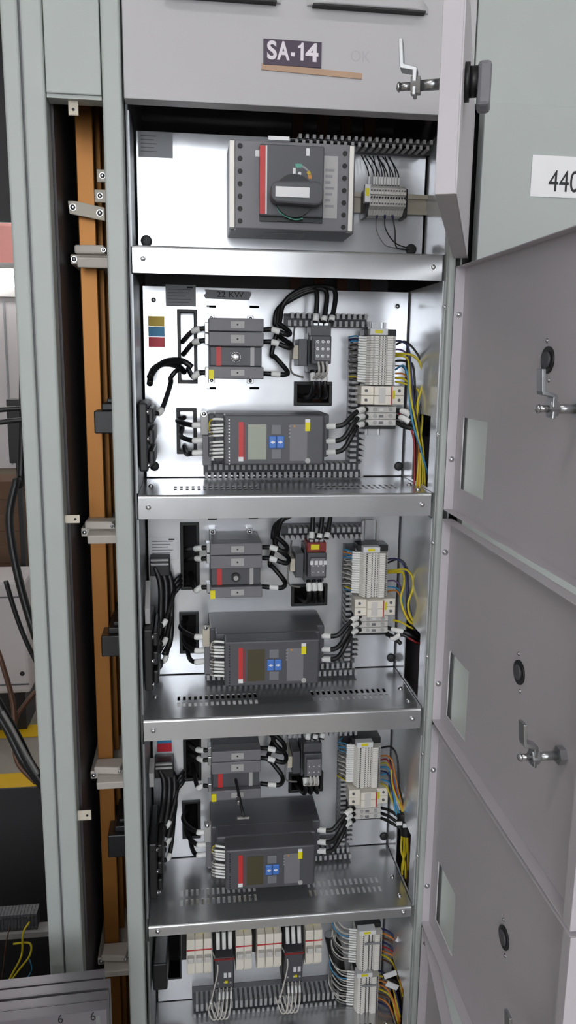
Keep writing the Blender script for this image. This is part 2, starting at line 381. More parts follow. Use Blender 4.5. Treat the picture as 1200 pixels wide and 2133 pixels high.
# ================================================================== trays and mounting plates
BAYZ = [1.744, 1.348, 0.9485, 0.5386, 0.19]
NAMES = ['top', 'second', 'third', 'fourth', 'bottom']
def tray(i, Z, D, fh, slots):
    t = thing('equipment_tray', ['plain galvanised tray under the large breaker, without visible slots', 'galvanised slotted tray under the second bay', 'galvanised slotted tray under the third bay', 'galvanised slotted tray with shallow front lip under the fourth bay', 'lowest galvanised slotted tray under the row of white breakers'][i], 'tray', (0.25, 0.1, Z), 'equipment trays')
    holes = []
    if slots:
        for x0, x1, n in ((0.06, 0.203, 15), (0.312, 0.452, 14)):
            for k in range(n):
                c = x0+(x1-x0)*k/(n-1)
                for y0, y1 in ((0.077, 0.096), (0.050, 0.068)): holes.append((c-0.0026, c+0.0026, y0, y1))
    MB().plate([0.0, 0.502], [0.0045, D], holes, lambda a, b, c: (a, b, c), Z-0.0018, Z).build('shelf', 'galv_tray', t)
    f = MB().box(0.0, 0.5, 0.0, 0.002, Z-fh, Z-0.002)
    R_ = 0.0045; nb_ = 6; f.v = []; f.f = []; f.sm = []; f.box(0.0, 0.5, 0.0, 0.002, Z-fh, Z-R_)
    arc_ = [(R_-R_*math.cos(math.pi/2*k/nb_), Z-R_+R_*math.sin(math.pi/2*k/nb_)) for k in range(nb_+1)]
    N_ = nb_+1; f.poly([(0.0, a, b) for a, b in arc_]+[(0.5, a, b) for a, b in arc_], [[k, k+1, N_+k+1, N_+k] for k in range(nb_)], True)
    for xo in (0.0, 0.5): f.poly([(xo, a, b) for a, b in arc_]+[(xo, R_, Z-R_)], [list(range(N_+1))])
    f.build('front_flange', 'galv_tray', t)
    MB().box(0.0, 0.002, 0.002, D, Z-fh*0.6, Z-0.002).build('side_flange', 'galv_tray', t)
    MB().box(0.498, 0.5, 0.002, D, Z-fh*0.6, Z-0.002).build('side_flange', 'galv_tray', t)
    zs = Z-fh*0.5
    for x in (0.0165, 0.4845): screw((x, 0, zs), (0, -1, 0), 0.0042, t)
    if slots:
        for q in ((0.0165, 0.097), (0.486, 0.09), (0.4855, 0.033)): screw((q[0], q[1], Z), (0, 0, 1), 0.0042, t)
tray(0, BAYZ[0], 0.12, 0.042, False); tray(1, BAYZ[1], 0.20, 0.04, True); tray(2, BAYZ[2], 0.20, 0.039, True); tray(3, BAYZ[3], 0.20, 0.021, True); tray(4, BAYZ[4], 0.20, 0.03, True)

def side_walls(Z, H, D):
    # galvanised cheeks of a bay: left one closed, right one with a cable opening low down
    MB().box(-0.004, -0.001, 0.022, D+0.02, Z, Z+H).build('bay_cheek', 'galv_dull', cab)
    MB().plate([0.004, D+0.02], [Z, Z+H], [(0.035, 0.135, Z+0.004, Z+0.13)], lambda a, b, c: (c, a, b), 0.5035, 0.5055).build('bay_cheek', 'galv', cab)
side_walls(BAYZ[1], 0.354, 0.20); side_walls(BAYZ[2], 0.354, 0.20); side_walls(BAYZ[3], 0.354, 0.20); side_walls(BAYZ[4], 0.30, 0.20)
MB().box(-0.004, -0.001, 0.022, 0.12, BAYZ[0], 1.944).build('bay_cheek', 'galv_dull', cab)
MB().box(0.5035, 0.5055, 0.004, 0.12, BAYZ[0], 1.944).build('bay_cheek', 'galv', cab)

# ================================================================== doors
def door(name_label, hinge, delta, W, z0, z1, T, cut=None, bush=None, lock=None, hs=(), lock_out=None, knob=False, diag=None):
    d = math.radians(delta); di = Vector((-math.sin(d), -math.cos(d), 0)); nr = Vector((-math.cos(d), math.sin(d), 0)); h = Vector((hinge[0], hinge[1], 0))
    F = lambda u, w, z: tuple(h+di*u+nr*w+Vector((0, 0, z)))
    FX = lambda p: F(p[0], p[1], p[2])
    t = thing('cabinet_door', name_label, 'door', F(W/2, T/2, z0), 'cabinet doors')
    MB().plate([0, W], [z0, z1], [cut] if cut else [], lambda a, b, c: F(a, c, b), 0.0, 0.0016).build('skin', 'door_paint', t)
    MB().box(0, 0.0016, 0.0016, T, z0, z1).xf(FX).build('hinge_flange', 'door_paint', t, bevel=0.0006)
    MB().box(W-0.0016, W, 0.0016, T, z0, z1).xf(FX).build('closing_flange', 'door_paint', t, bevel=0.0006)
    MB().box(0.0016, W-0.0016, 0.0016, T, z1-0.0016, z1).xf(FX).build('top_flange', 'door_paint', t, bevel=0.0006)
    MB().box(0.0016, W-0.0016, 0.0016, T, z0, z0+0.0016).xf(FX).build('bottom_flange', 'door_paint', t, bevel=0.0006)
    MB().box(W-0.018, W-0.0016, T-0.0016, T, z0+0.002, z1-0.002).xf(FX).build('closing_return', 'door_paint', t)
    for z in hs:
        a = Vector(F(0.0016, T*0.5, z)); screw(a, di, 0.0042, t, 'chrome', 'hinge_screw')
    if bush:
        u_, z_ = bush
        b = MB().cyl(F(u_, 0.0016, z_), F(u_, 0.004, z_), 0.017, 24); b.build('handle_bush', 'plastic_black', t)
        b = MB().cyl(F(u_, 0.004, z_), F(u_, 0.0065, z_), 0.011, 20, 0.010); b.build('bush_hub', 'plastic_dark', t)
        for du, dz in ((-0.007, 0.024), (0.006, -0.025)): screw(F(u_+du, 0.0016, z_+dz), nr, 0.0026, t)
    if lock:
        u_, z_ = lock; F0 = F; F = lambda u, w, z: F0(u, w+0.012 if knob else w, z)
        MB().cyl(F(u_, 0.0016, z_), F(u_, 0.010, z_), 0.0115, 6).build('lock_nut', 'zinc', t)
        MB().cyl(F(u_, 0.010, z_), F(u_, 0.034, z_), 0.0055, 14).build('lock_shaft', 'zinc', t)
        MB().cyl(F(u_, 0.034, z_), F(u_, 0.044, z_), 0.0095, 6).build('lock_nut', 'zinc', t)
        MB().cyl(F(u_, 0.044, z_), F(u_, 0.056, z_), 0.0042, 12).dome(F(u_, 0.056, z_), nr, 0.0055, 0.004).build('lock_stud', 'chrome', t)
        prof = [(0.038, z_-0.011), (0.042, z_-0.011), (0.0425, z_+0.013), (0.0555, z_+0.016), (0.0565, z_+0.020), (0.0585, z_+0.045), (0.0540, z_+0.045), (0.0520, z_+0.0205), (0.0375, z_+0.016)]
        b = MB(); n = len(prof)
        pts = [F(u_-0.008, w, z) for w, z in prof]+[F(u_+0.008, w, z) for w, z in prof]
        b.poly(pts, [[i, (i+1) % n, n+(i+1) % n, n+i] for i in range(n)]+[list(range(n))[::-1], list(range(n, 2*n))])
        b.build('latch_lever', 'zinc', t, bevel=0.0008)
    if knob:
        u_, z_ = lock; F = F0
        MB().cyl(F(u_, 0, z_), F(u_, -0.005, z_), 0.019, 24).build('knob_washer', 'plastic_black', t)
        MB().cyl(F(u_, -0.005, z_), F(u_, -0.013, z_), 0.015, 24).build('knob_neck', 'plastic_black', t)
        MB().box(u_-0.016, u_+0.016, -0.027, -0.013, z_-0.028, z_+0.016).xf(FX).build('knob', 'plastic_mid', t, bevel=0.004)
    return t
XS = 0.538; HY = -0.008
def uz(p): return (HY-p[1], p[2])
def cutbox(a, b): return (HY-a[1], HY-b[1], min(a[2], b[2]), max(a[2], b[2]))
c2 = (HY-(0.538,-0.0386,1.4249)[1], HY-(0.538,-0.1442,1.4222)[1], (0.538,-0.0961,1.3615)[2], (0.538,-0.0767,1.4812)[2])
door('grey door of the second bay with rectangular cutout, swung open', (XS, HY), 0, 0.54, 1.3195, 1.7235, 0.018, c2, uz((0.538,-0.3337,1.5743)), uz((0.538,-0.4323,1.5187)), ((0.53,-0.016,1.648)[2], (0.53,-0.0114,1.4079)[2]))
c3 = (HY-(0.538,-0.0402,1.0162)[1], HY-(0.538,-0.1383,1.033)[1], (0.538,-0.105,0.9527)[2], (0.538,-0.0855,1.0746)[2])
door('grey door of the third bay, its cutout partly blocked by a black corner', (XS-0.002, HY), 0.6, 0.54, 0.929, 1.3045, 0.018, c3, uz((0.538,-0.3291,1.1539)), uz((0.538,-0.468,1.1055)), ((0.53,-0.007,1.244)[2], (0.53,-0.0053,0.9997)[2]))
c4 = (HY-(0.538,-0.0442,0.5786)[1], HY-(0.538,-0.1393,0.6327)[1], (0.538,-0.1074,0.5442)[2], (0.538,-0.0881,0.6657)[2])
door('grey door of the fourth bay, swung open above the lowest one', (XS-0.003, HY), 0.3, 0.54, 0.511, 0.9205, 0.018, c4, uz((0.538,-0.3419,0.7502)), uz((0.538,-0.4851,0.7186)), ((0.53,-0.0037,0.8301)[2], (0.53,-0.0058,0.5892)[2]))
door('lowest grey cabinet door, swung open below all the others', (XS-0.002, HY-0.008), 8.5, 0.54, 0.08, 0.503, 0.018, None, (0.14, 0.36), (0.45, 0.3), (0.47, 0.2))
door('small pale door of the top bay seen edge-on, with a black knob', (0.5335, -0.023), 21.2, 0.495, 1.736, 1.95, 0.022, None, None, (0.435, 1.858), (), None, True)

# ================================================================== neighbouring cabinet on the right
nb = thing('neighbouring_cabinet', 'grey-green neighbouring cabinet carrying the paper number sign', 'cabinet', (0.9, 0.2, 0))
MB().box(0.5325, 1.25, -0.016, 0.012, 1.9675, TOP).build('upper_cover', 'paint', nb, bevel=0.0015)
d = MB().box(0.5455, 1.24, -0.034, -0.031, 0.12, 1.966); d.box(0.5455, 0.5475, -0.031, -0.008, 0.12, 1.966); d.box(0.5475, 1.24, -0.031, -0.008, 1.964, 1.966)
d.build('front_door', 'paint', nb, bevel=0.001)
MB().box(0.5315, 0.5345, 0.004, 0.05, 0.0, 1.975).build('post', 'paint', nb)
MB().box(0.5345, 0.546, 0.03, 0.034, 1.90, 1.975).build('header', 'dark_inside', nb)
MB().box(0.5345, 0.546, 0.02, 0.03, 1.80, 1.90).build('hinge_block', 'paint', nb)
MB().box(0.5485, 1.25, 0.05, 0.47, 0.0, TOP-0.01).build('inner_body', 'dark_inside', nb)
pa = (0.6249,-0.036,1.893); pb = (0.6328,-0.036,1.8312)
sg = thing('paper_sign', 'white paper sign with large number on the right-hand cabinet', 'sign', (pa[0], -0.035, pb[2]))
MB().box(pa[0]+0.002, pa[0]+0.21, -0.0352, -0.0345, pb[2], pa[2]).build('sheet', 'label_white', sg)
tp = (0.6556,-0.0356,1.84)
text('440', 'ink', sg, lambda a, b: (tp[0]+a, -0.0356, tp[2]+0.0+b), 0.046, 0.052)

# ================================================================== name plate and tape on the cover
r = (0.2018,0.2898,2.0055,2.0411)
npn = thing('name_plate', 'dark rectangular name plate with pale capital lettering on the cover', 'sign', ((r[0]+r[1])/2, -0.017, r[2]))
MB().rect(r, -0.0185, -0.0163).build('plate', 'sign_dark', npn, bevel=0.0004)
lw_ = r[1]-r[0]-0.010; lx_ = r[0]+0.005; lz_ = r[2]+0.0085; ch_ = 0.0245
for body, f0, f1 in (('S', 0.0, 0.19), ('A', 0.21, 0.44), ('-', 0.46, 0.545), ('4', 0.755, 1.0)):
    text(body, 'sign_letter', npn, lambda a, b: (lx_+lw_*f0+a, -0.0188, lz_+b), 0.0345, lw_*(f1-f0), 0.0010)
one = [(0.655, 0), (0.71, 0), (0.71, 1), (0.67, 1), (0.655, 0.88), (0.60, 0.80), (0.60, 0.68), (0.655, 0.72)]
MB().poly([(lx_+lw_*p[0], -0.0188, lz_+ch_*p[1]) for p in one], [list(range(8))]).build('lettering', 'sign_letter', npn)
q = (0.1991,0.3533,1.9945,2.0065); 
MB().prism([(q[0], q[2]+0.004), (q[1], q[2]-0.001), (q[1], q[3]-0.005), (q[0], q[3]+0.001)], -0.0178, -0.0163, 'y').build('label_strip', 'tape', None, 'brownish adhesive strip below the name plate', 'label strip')
ok = (0.3379,-0.018,2.024)
gh = thing('faded_marking', 'faint pencilled letters beside the name plate', 'marking', (ok[0], -0.0163, ok[2]-0.01))
mat('faded', (167, 164, 168), 0.5)
text('OK', 'faded', gh, lambda a, b: (ok[0]-0.004+a, -0.0163, ok[2]-0.006+b), 0.022, 0.032)

# ================================================================== wiring ducts
def duct(label, horiz, a0, a1, w0, w1, ybase, ytip, pitch, Z=0, mb='duct_grey', mf='duct_finger', wall=0.0018, fw=0.5, cat='wiring duct'):
    # horiz: runs along x between a0..a1 with walls at z = w0, w1; otherwise runs along z with walls at x = w0, w1
    def BX(b, a, c, w, v, y0, y1): return b.box(a, c, y0, y1, w+Z, v+Z) if horiz else b.box(w, v, y0, y1, a+Z, c+Z)
    c0 = ((a0+a1)/2, ybase, w0+Z) if horiz else ((w0+w1)/2, ybase, a0+Z)
    t = thing('wiring_duct', label, cat, c0)
    yb = ybase-(ybase-ytip)*0.30
    BX(MB(), a0, a1, w0, w1, ybase-0.0015, ybase).build('duct_back', 'plastic_dark' if mb == 'duct_grey' else mb, t)  # grey ducts: darker back puts the shade inside into the colour
    for j, w in enumerate((w0, w1-wall)):
        BX(MB(), a0, a1, w, w+wall, yb, ybase-0.0015).build('duct_wall', 'plastic_mid' if mb == 'duct_grey' else mb, t)
        n = int((a1-a0)/pitch); first = None
        for k in range(n):
            s = a0+pitch*(k+0.25+0.5*j)
            if s+pitch*fw > a1+0.001: continue
            if first is None:                      # finger with its lip bent inwards at the tip
                q = (w1-w0)*0.42; lip = (w, w+q) if j == 0 else (w+wall-q, w+wall)
                first = BX(BX(MB(), s, s+pitch*fw, w, w+wall, ytip+0.002, yb), s, s+pitch*fw, lip[0], lip[1], ytip, ytip+0.002).build('finger', mf, t); s0 = s
            else: again(first, ((s-s0, 0, 0) if horiz else (0, 0, s-s0)), t)
    return t

# ================================================================== top bay
Y1 = 0.12
pl = thing('mounting_plate', 'mirror-bright galvanised mounting plate behind the large breaker', 'mounting plate', (0.245, Y1, BAYZ[0]))
MB().box(0.003, 0.4995, Y1, Y1+0.002, BAYZ[0]+0.001, 1.941).build('sheet', 'galv', pl)
for p in ((0.0165,0.118,1.7665), (0.4789,0.118,1.7661)): MB().cyl((p[0], Y1, p[2]), (p[0], Y1-0.005, p[2]), 0.0095, 20).dome((p[0], Y1-0.005, p[2]), (0, -1, 0), 0.0095, 0.002).build('plug', 'rubber', pl)
r = (0.0064,0.0632,1.9005,1.9409)
lb = thing('data_label', 'grey data sticker in the upper left corner of the bright plate', 'label', ((r[0]+r[1])/2, Y1, r[2]))
MB().rect(r, Y1-0.0006, Y1).build('sticker', 'label_grey', lb)
for k in range(5): MB().box(r[0]+0.004, r[0]+0.03-0.004*(k % 2), Y1-0.0009, Y1-0.0006, r[3]-0.008-0.006*k, r[3]-0.0065-0.006*k).build('print_line', 'grey_ink', lb)
# main breaker
bk = thing('main_breaker', 'large grey moulded-case breaker with rotary handle in the top bay', 'circuit breaker', (0.25, 0.06, 1.775))
MB().box(0.1535, 0.3575, 0.035, Y1, 1.776, 1.913).build('body', 'plastic_mid', bk, bevel=0.002)
MB().box(0.1605, 0.3425, 0.010, 0.035, 1.775, 1.9065).build('front', 'plastic_mid', bk, bevel=0.002)
MB().box(0.1525, 0.1600, 0.012, 0.034, 1.777, 1.905).build('side_strip', 'ivory', bk)  # ivory stands in for light falling on the terminal cover's side
MB().box(0.3430, 0.3500, 0.012, 0.034, 1.777, 1.905).build('side_strip', 'ivory', bk)
for cx in ((0.1686,0.01,1.8435)[0], (0.3349,0.01,1.8428)[0]):
    f = None
    for k in range(7):
        z = 1.897-0.0185*k-(0.004 if cx > 0.3 else 0)
        if f is None: f = MB().cyl((cx, 0.0102, z), (cx, 0.0085, z), 0.0038, 16).build('terminal_hole', 'ink', bk); z0 = z
        else: again(f, (0, 0, z-z0), bk)
r = (0.1987,0.2997,1.7931,1.8987)
MB().rect(r, -0.004, 0.010).build('operator_box', 'plastic_dark', bk, bevel=0.002)
MB().rect((0.1983,0.2073,1.7951,1.8956), -0.0052, -0.004).build('red_stripe', 'red', bk)
MB().rect((0.2073,0.2096,1.7953,1.8959), -0.0050, -0.004).build('white_stripe', 'label_white', bk)
MB().rect((0.2122,0.2454,1.9071,1.9127), 0.006, 0.010).build('top_label', 'label_white', bk)
MB().rect((0.1925,0.1992,1.8825,1.8916), 0.0088, 0.010).build('print_mark', 'label_white', bk)
MB().rect((0.3014,0.3239,1.7946,1.8882), 0.0088, 0.010).build('data_panel', 'plastic_light', bk)
f1 = (0.3038,0.3185,1.8652,1.8688)
for k in range(7): MB().box(f1[0], f1[1]-0.003*(k % 3), 0.0084, 0.0088, f1[2]-0.009*k, f1[3]-0.009*k).build('print_line', 'label_grey', bk)
cc = (0.2592,-0.005,1.8495)
def arc(r0, r1, a0, a1, m, nm):
    b = MB(); n = 10; q = []
    for i in range(n+1):
        a = math.radians(a0+(a1-a0)*i/n); q.append((cc[0]+r1*math.cos(a), cc[2]+r1*math.sin(a)))
    for i in range(n, -1, -1):
        a = math.radians(a0+(a1-a0)*i/n); q.append((cc[0]+r0*math.cos(a), cc[2]+r0*math.sin(a)))
    b.prism(q, -0.0048, -0.0040, 'y'); b.build(nm, m, bk)
arc(0.016, 0.022, 75, 105, 'green_print', 'scale_mark'); arc(0.0175, 0.0205, 38, 74, 'label_grey', 'scale_mark'); arc(0.016, 0.021, 22, 37, 'sticker_yellow', 'scale_mark'); arc(0.016, 0.021, 2, 20, 'orange_print', 'scale_mark')
MB().rect((0.2501,0.2546,1.8465,1.8649), -0.0052, -0.004).build('indicator', 'label_white', bk)
MB().rect((0.2708,0.276,1.8833,1.8945), -0.0052, -0.004).build('indicator', 'label_white', bk)
MB().cyl(((0.2608,-0.004,1.8569)[0], -0.004, (0.2608,-0.004,1.8569)[2]), ((0.2608,-0.004,1.8569)[0], -0.0056, (0.2608,-0.004,1.8569)[2]), 0.0026, 14).build('indicator', 'label_white', bk)
# rotary handle: round hub and long grip
hc = (0.2523,-0.02,1.8229)
hd = MB().cyl((hc[0], -0.004, hc[2]), (hc[0], -0.012, hc[2]), 0.032, 32).build('handle_hub', 'plastic_black', bk)
g = (0.2116,0.295,1.8063,1.8411)
b = MB(); n = 8; q = []
for cx, cz, a0 in ((g[1]-0.012, g[3]-0.012, 0), (g[0]+0.014, g[3]-0.014, 90), (g[0]+0.014, g[2]+0.014, 180), (g[1]-0.012, g[2]+0.012, 270)):
    for i in range(6): a = math.radians(a0+18*i); q.append((cx+0.0125*math.cos(a), cz+0.0125*math.sin(a)))
b.prism(q, -0.032, -0.012, 'y'); gr = b.build('handle_grip', 'plastic_dark', bk, bevel=0.003)
MB().rect((0.2201,0.2728,1.816,1.8312), -0.0334, -0.0318).build('handle_label', 'label_white', gr, bevel=0.0005)
arc2 = MB().tube([(hc[0]-0.030, -0.0045, hc[2]-0.004), (hc[0]-0.022, -0.0045, hc[2]-0.024), (hc[0], -0.0045, hc[2]-0.034), (hc[0]+0.015, -0.0045, hc[2]-0.032)], 0.0012, 6); arc2.build('scale_arc', 'green_print', bk)
MB().rect((0.1993,0.3,1.7865,1.7959), 0.004, 0.010).build('shadow_lip', 'plastic_black', bk)
MB().box((0.2119,0.08,1.7733)[0], (0.2788,0.08,1.7754)[0], 0.05, 0.10, 1.7752, 1.776).build('underside_label', 'label_grey', bk)
# black duct on top of the plate
duct('black slotted wiring duct along the top of the bright plate', True, (0.2606,0.12,1.9318)[0], (0.5039,0.12,1.9348)[0], (0.3909,0.12,1.9206)[2], (0.3905,0.12,1.936)[2], Y1, 0.072, 0.0117, 0, 'plastic_black', 'plastic_light', wall=0.0025, fw=0.42)
# rail and terminal row
rail = MB(); zA = (0.4265,0.117,1.8572)[2]; zB = (0.4277,0.117,1.824)[2]; zc = (zA+zB)/2
xa = (0.3715,0.117,1.8426)[0]; xz = 0.5035
rail.box(xa, xz, 0.1115, 0.1125, zB, zB+0.006); rail.box(xa, xz, 0.1115, 0.1125, zA-0.006, zA); rail.box(xa, xz, 0.1115, 0.119, zB+0.006, zB+0.007); rail.box(xa, xz, 0.1115, 0.119, zA-0.007, zA-0.006); rail.box(xa, xz, 0.1185, 0.1195, zB+0.006, zA-0.006)
rail.build('mounting_rail', 'bracket_cream', None, 'horizontal steel mounting rail carrying the terminals of the top bay', 'rail')
ts = thing('terminal_row', 'short horizontal row of pale terminals beside the large breaker', 'terminal block', ((0.4221,0.07,1.8356)[0], 0.09, zB))
t0 = (0.3902,0.065,1.8395)[0]; t1 = (0.4521,0.065,1.8418)[0]; zt = (0.4198,0.065,1.8619)[2]; zb = (0.4214,0.065,1.8193)[2]; pt = (t1-t0)/13
prof = [(0.112, zb-0.004), (0.085, zb-0.004), (0.078, zb+0.004), (0.066, zb+0.008), (0.064, zc-0.004), (0.069, zc-0.003), (0.069, zc+0.004), (0.064, zc+0.005), (0.066, zt-0.006), (0.078, zt), (0.112, zt)]
f = None
for k in range(13):
    if f is None: f = MB().prism(prof, t0+0.0002, t0+pt-0.0002, 'x').build('terminal', 'ivory_grey', ts)
    else: again(f, (pt*k, 0, 0), ts)
hb = MB()
for k in range(13):
    for z in (zt-0.010, zt-0.021, zc, zb+0.012): hb.cyl((t0+pt*(k+0.5), 0.066, z), (t0+pt*(k+0.5), 0.0632, z), 0.0013, 8)
hb.build('screw_holes', 'grey_ink', ts, kind='stuff')
for xe in (t0-0.0055, t1+0.0005): MB().box(xe, xe+0.005, 0.074, 0.112, zb-0.008, zt-0.004).build('end_bracket', 'plastic_black', ts, bevel=0.001)
lc = MB().rect((0.3798,0.3888,1.8315,1.8594), 0.058, 0.07).build('label_carrier', 'label_white', ts)
MB().rect((0.3809,0.3866,1.841,1.853), 0.0574, 0.058).build('label', 'label_yellow', lc)
for k in range(11):
    xk = t0+pt*(k+0.9)+(-0.004 if k == 0 else 0)
    x2 = xk+random.uniform(-0.012, 0.008)-0.004
    cable('control_wire', '%s dark thin wire from the left above the top bay terminals' % ORD[k], [(x2, 0.10, zt+0.052), ((xk*0.6+x2*0.4), 0.088, zt+0.034), (xk, 0.082, zt+0.018), (xk, 0.080, zt-0.002)], 0.0011, 'cable', 'wires above the top bay terminals', [(-0.017, -0.003)], n=6, cat='wire', mr=1.9)
for k, (a, b, c, dd) in enumerate(((786, 450, 800, 505), (800, 452, 826, 512), (816, 450, 830, 521))):
    pth = [(0.4081,0.085,1.8169), (0.4061,0.08,1.7919), (0.4216,0.085,1.7695), (0.4427,0.1,1.7659), (0.4722,0.113,1.7661)] if k == 0 else ([(0.4216,0.085,1.8174), (0.4215,0.078,1.7936), (0.4402,0.085,1.7725), (0.4722,0.113,1.7677)] if k == 1 else [(0.4342,0.085,1.8178), (0.4384,0.078,1.791), (0.4452,0.09,1.7654), (0.474,0.113,1.7653)])
    cable('control_wire', '%s thin wire hanging below the top bay terminals' % ['leftmost pale', 'middle dark', 'rightmost dark'][k], pth, 0.0011 if k else 0.0008, 'cable' if k else 'cable_grey', 'wires below the top bay terminals', [(0.001, 0.008)], 'wire_navy', n=6, cat='wire', mr=1.9)

# ================================================================== second to fourth bays
YB = 0.20
def ring(b, r, t, y0, y1):
    return b.plate([r[0]-t, r[1]+t], [r[2]-t, r[3]+t], [r], lambda a, c, y: (a, y, c), y0, y1)
def zr(r, Z): return (r[0], r[1], r[2]+Z, r[3]+Z)
G1 = (0.0716,0.0955,0.1838,0.3059); G2 = (0.0677,0.093,0.0523,0.1258); G3 = (0.2903,0.3507,0.1444,0.1771)
SLOT = [(0.1191,0.1367,0.3162,0.3205), (0.1988,0.2167,0.317,0.3213), (0.118,0.136,0.1673,0.1718), (0.1993,0.2176,0.168,0.1725)]
def bay(i):
    Z = BAYZ[i]; bn = NAMES[i]+' bay'
    up_ = lambda p: (p[0], p[1], p[2]+Z)
    U = lambda ps: [up_(p) for p in ps]
    R = lambda b, r, y0, y1: b.rect(zr(r, Z), y0, y1)
    # ---- plate
    pl = thing('mounting_plate', 'galvanised mounting plate at the back of the %s' % bn, 'mounting plate', (0.25, YB, Z), 'mounting plates of the starter bays')
    MB().plate([0.004, 0.5005], [Z+0.002, Z+0.352], [zr(h, Z) for h in (G1, G2, G3)]+[zr(h, Z) for h in SLOT], lambda a, c, y: (a, y, c), YB, YB+0.002).build('sheet', 'galv', pl)
    for r, nm in ((G1, 0), (G2, 1), (G3, 2)): ring(MB(), zr(r, Z), 0.0065, YB-0.006, YB+0.006).build('grommet', 'rubber', pl, bevel=0.0012)
    for p in ((0.0232,0.2,0.3276), (0.4802,0.2,0.3262)): screw(up_(p), (0, -1, 0), 0.0045, pl, 'zinc')
    for p in ((0.0189,0.2,0.0222), (0.4945,0.2,0.0203)): q = up_(p); MB().cyl(q, (q[0], q[1]-0.004, q[2]), 0.0088, 20).dome((q[0], q[1]-0.004, q[2]), (0, -1, 0), 0.0088, 0.002).build('plug', 'rubber', pl)
    # ---- stickers
    if i in (1, 3):
        r = zr((0.0126,0.0422,0.2436,0.2996), Z)
        st = thing('phase_sticker', 'yellow, blue and red phase sticker on the plate of the %s' % bn, 'sticker', ((r[0]+r[1])/2, YB, r[2]), 'phase stickers')
        for k, m in enumerate(('sticker_red', 'sticker_blue', 'sticker_yellow')): MB().box(r[0], r[1], YB-0.0007, YB, r[2]+(r[3]-r[2])*k/3, r[2]+(r[3]-r[2])*(k+1)/3-0.0004).build('colour_field', m, st)
    r = zr((0.045,0.0999,0.3175,0.3558), Z) if i == 1 else (C2[0], C2[1], C2[2]+Z, C2[3]+Z) if i == 2 else None
    if r:
        lb = thing('data_label', '%s data sticker with fine print in the %s' % ('grey' if i == 1 else 'white', bn), 'label', ((r[0]+r[1])/2, YB, r[2]), 'data stickers')
        MB().rect(r, YB-0.0007, YB).build('sticker', 'label_grey' if i == 1 else 'label_white', lb)
        for k in range(6): MB().box(r[0]+0.004, r[1]-0.008-0.005*(k % 3), YB-0.001, YB-0.0007, r[3]-0.009-0.0058*k, r[3]-0.0078-0.0058*k).build('print_line', 'grey_ink', lb)
        MB().box(r[1]-0.016, r[1]-0.005, YB-0.001, YB-0.0007, r[3]-0.006, r[3]-0.003).build('print_line', 'ink', lb)
    if i == 1:
        r = (0.1139,0.2023,0.3322,0.3476); r = zr(r, Z)
        tpe = thing('tape_note', 'strip of grey tape with handwriting above the second bay breaker', 'tape', ((r[0]+r[1])/2, YB, r[2]))
        MB().prism([(r[0], r[2]+0.006), (r[0]+0.004, r[2]), (r[1]-0.005, r[2]-0.001), (r[1], r[2]+0.010), (r[1]-0.002, r[3]-0.001), (r[0]+0.002, r[3]+0.001), (r[0]+0.005, r[2]+0.010)], YB-0.0009, YB, 'y').build('tape', 'label_grey', tpe)
        text('22 KW', 'ink', tpe, lambda a, b: (r[0]+0.024+a, YB-0.0012, r[2]+0.0035+b), 0.0145, 0.05)
    # ---- ducts
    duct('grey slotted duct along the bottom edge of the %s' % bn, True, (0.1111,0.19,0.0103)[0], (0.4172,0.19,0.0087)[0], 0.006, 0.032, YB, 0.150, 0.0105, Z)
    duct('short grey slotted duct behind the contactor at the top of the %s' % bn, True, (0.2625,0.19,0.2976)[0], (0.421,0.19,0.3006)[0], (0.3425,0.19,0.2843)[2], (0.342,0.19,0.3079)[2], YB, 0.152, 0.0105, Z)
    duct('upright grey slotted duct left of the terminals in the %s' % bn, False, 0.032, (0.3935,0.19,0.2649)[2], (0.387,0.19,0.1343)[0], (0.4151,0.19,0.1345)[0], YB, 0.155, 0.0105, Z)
    # ---- feeder breaker
    b0 = (0.1212,0.215,0.1904,0.2929)
    br = thing('motor_breaker', 'dark grey three-pole motor breaker in the %s%s' % (bn, {1: ' with a silver button', 2: ' with a round black dial', 3: ' with a thin operating rod'}[i]), 'circuit breaker', ((b0[0]+b0[1])/2, 0.15, b0[2]+Z), 'motor breakers')
    R(MB(), (b0[0], b0[1], b0[2], b0[3]), 0.125, YB-0.004).build('body', 'plastic_dark', br, bevel=0.0015)
    for q in ((0.1207,0.2156,0.271,0.2929), (0.1205,0.2157,0.2457,0.2698), (0.1201,0.2161,0.1896,0.2103)):
        pp = R(MB(), q, 0.096, 0.126).build('pole_cover', 'plastic_mid', br, bevel=0.0015)
        cxm = (q[0]+q[1])/2+0.002; R(MB(), (cxm-0.012, cxm+0.012, q[2]+0.005, q[3]-0.005), 0.0952, 0.0965).build('pole_label', 'plastic_light', pp, bevel=0.0003)
        MB().cyl((cxm, 0.0953, (q[2]+q[3])/2+Z), (cxm, 0.0944, (q[2]+q[3])/2+Z), 0.0016, 10).build('test_hole', 'ink', pp)
    mz = (0.123,0.2133,0.2119,0.2442)
    R(MB(), mz, 0.106, 0.126).build('operator', 'plastic_dark', br, bevel=0.001)
    R(MB(), (mz[0]+0.010, mz[0]+0.019, mz[2], mz[3]), 0.1052, 0.107).build('red_band', 'red', br)
    R(MB(), (mz[1]-0.020, mz[1]-0.013, mz[2], mz[3]), 0.1052, 0.107).build('rating_band', 'plastic_light', br)
    kc = (0.1674,0.106,0.2268)
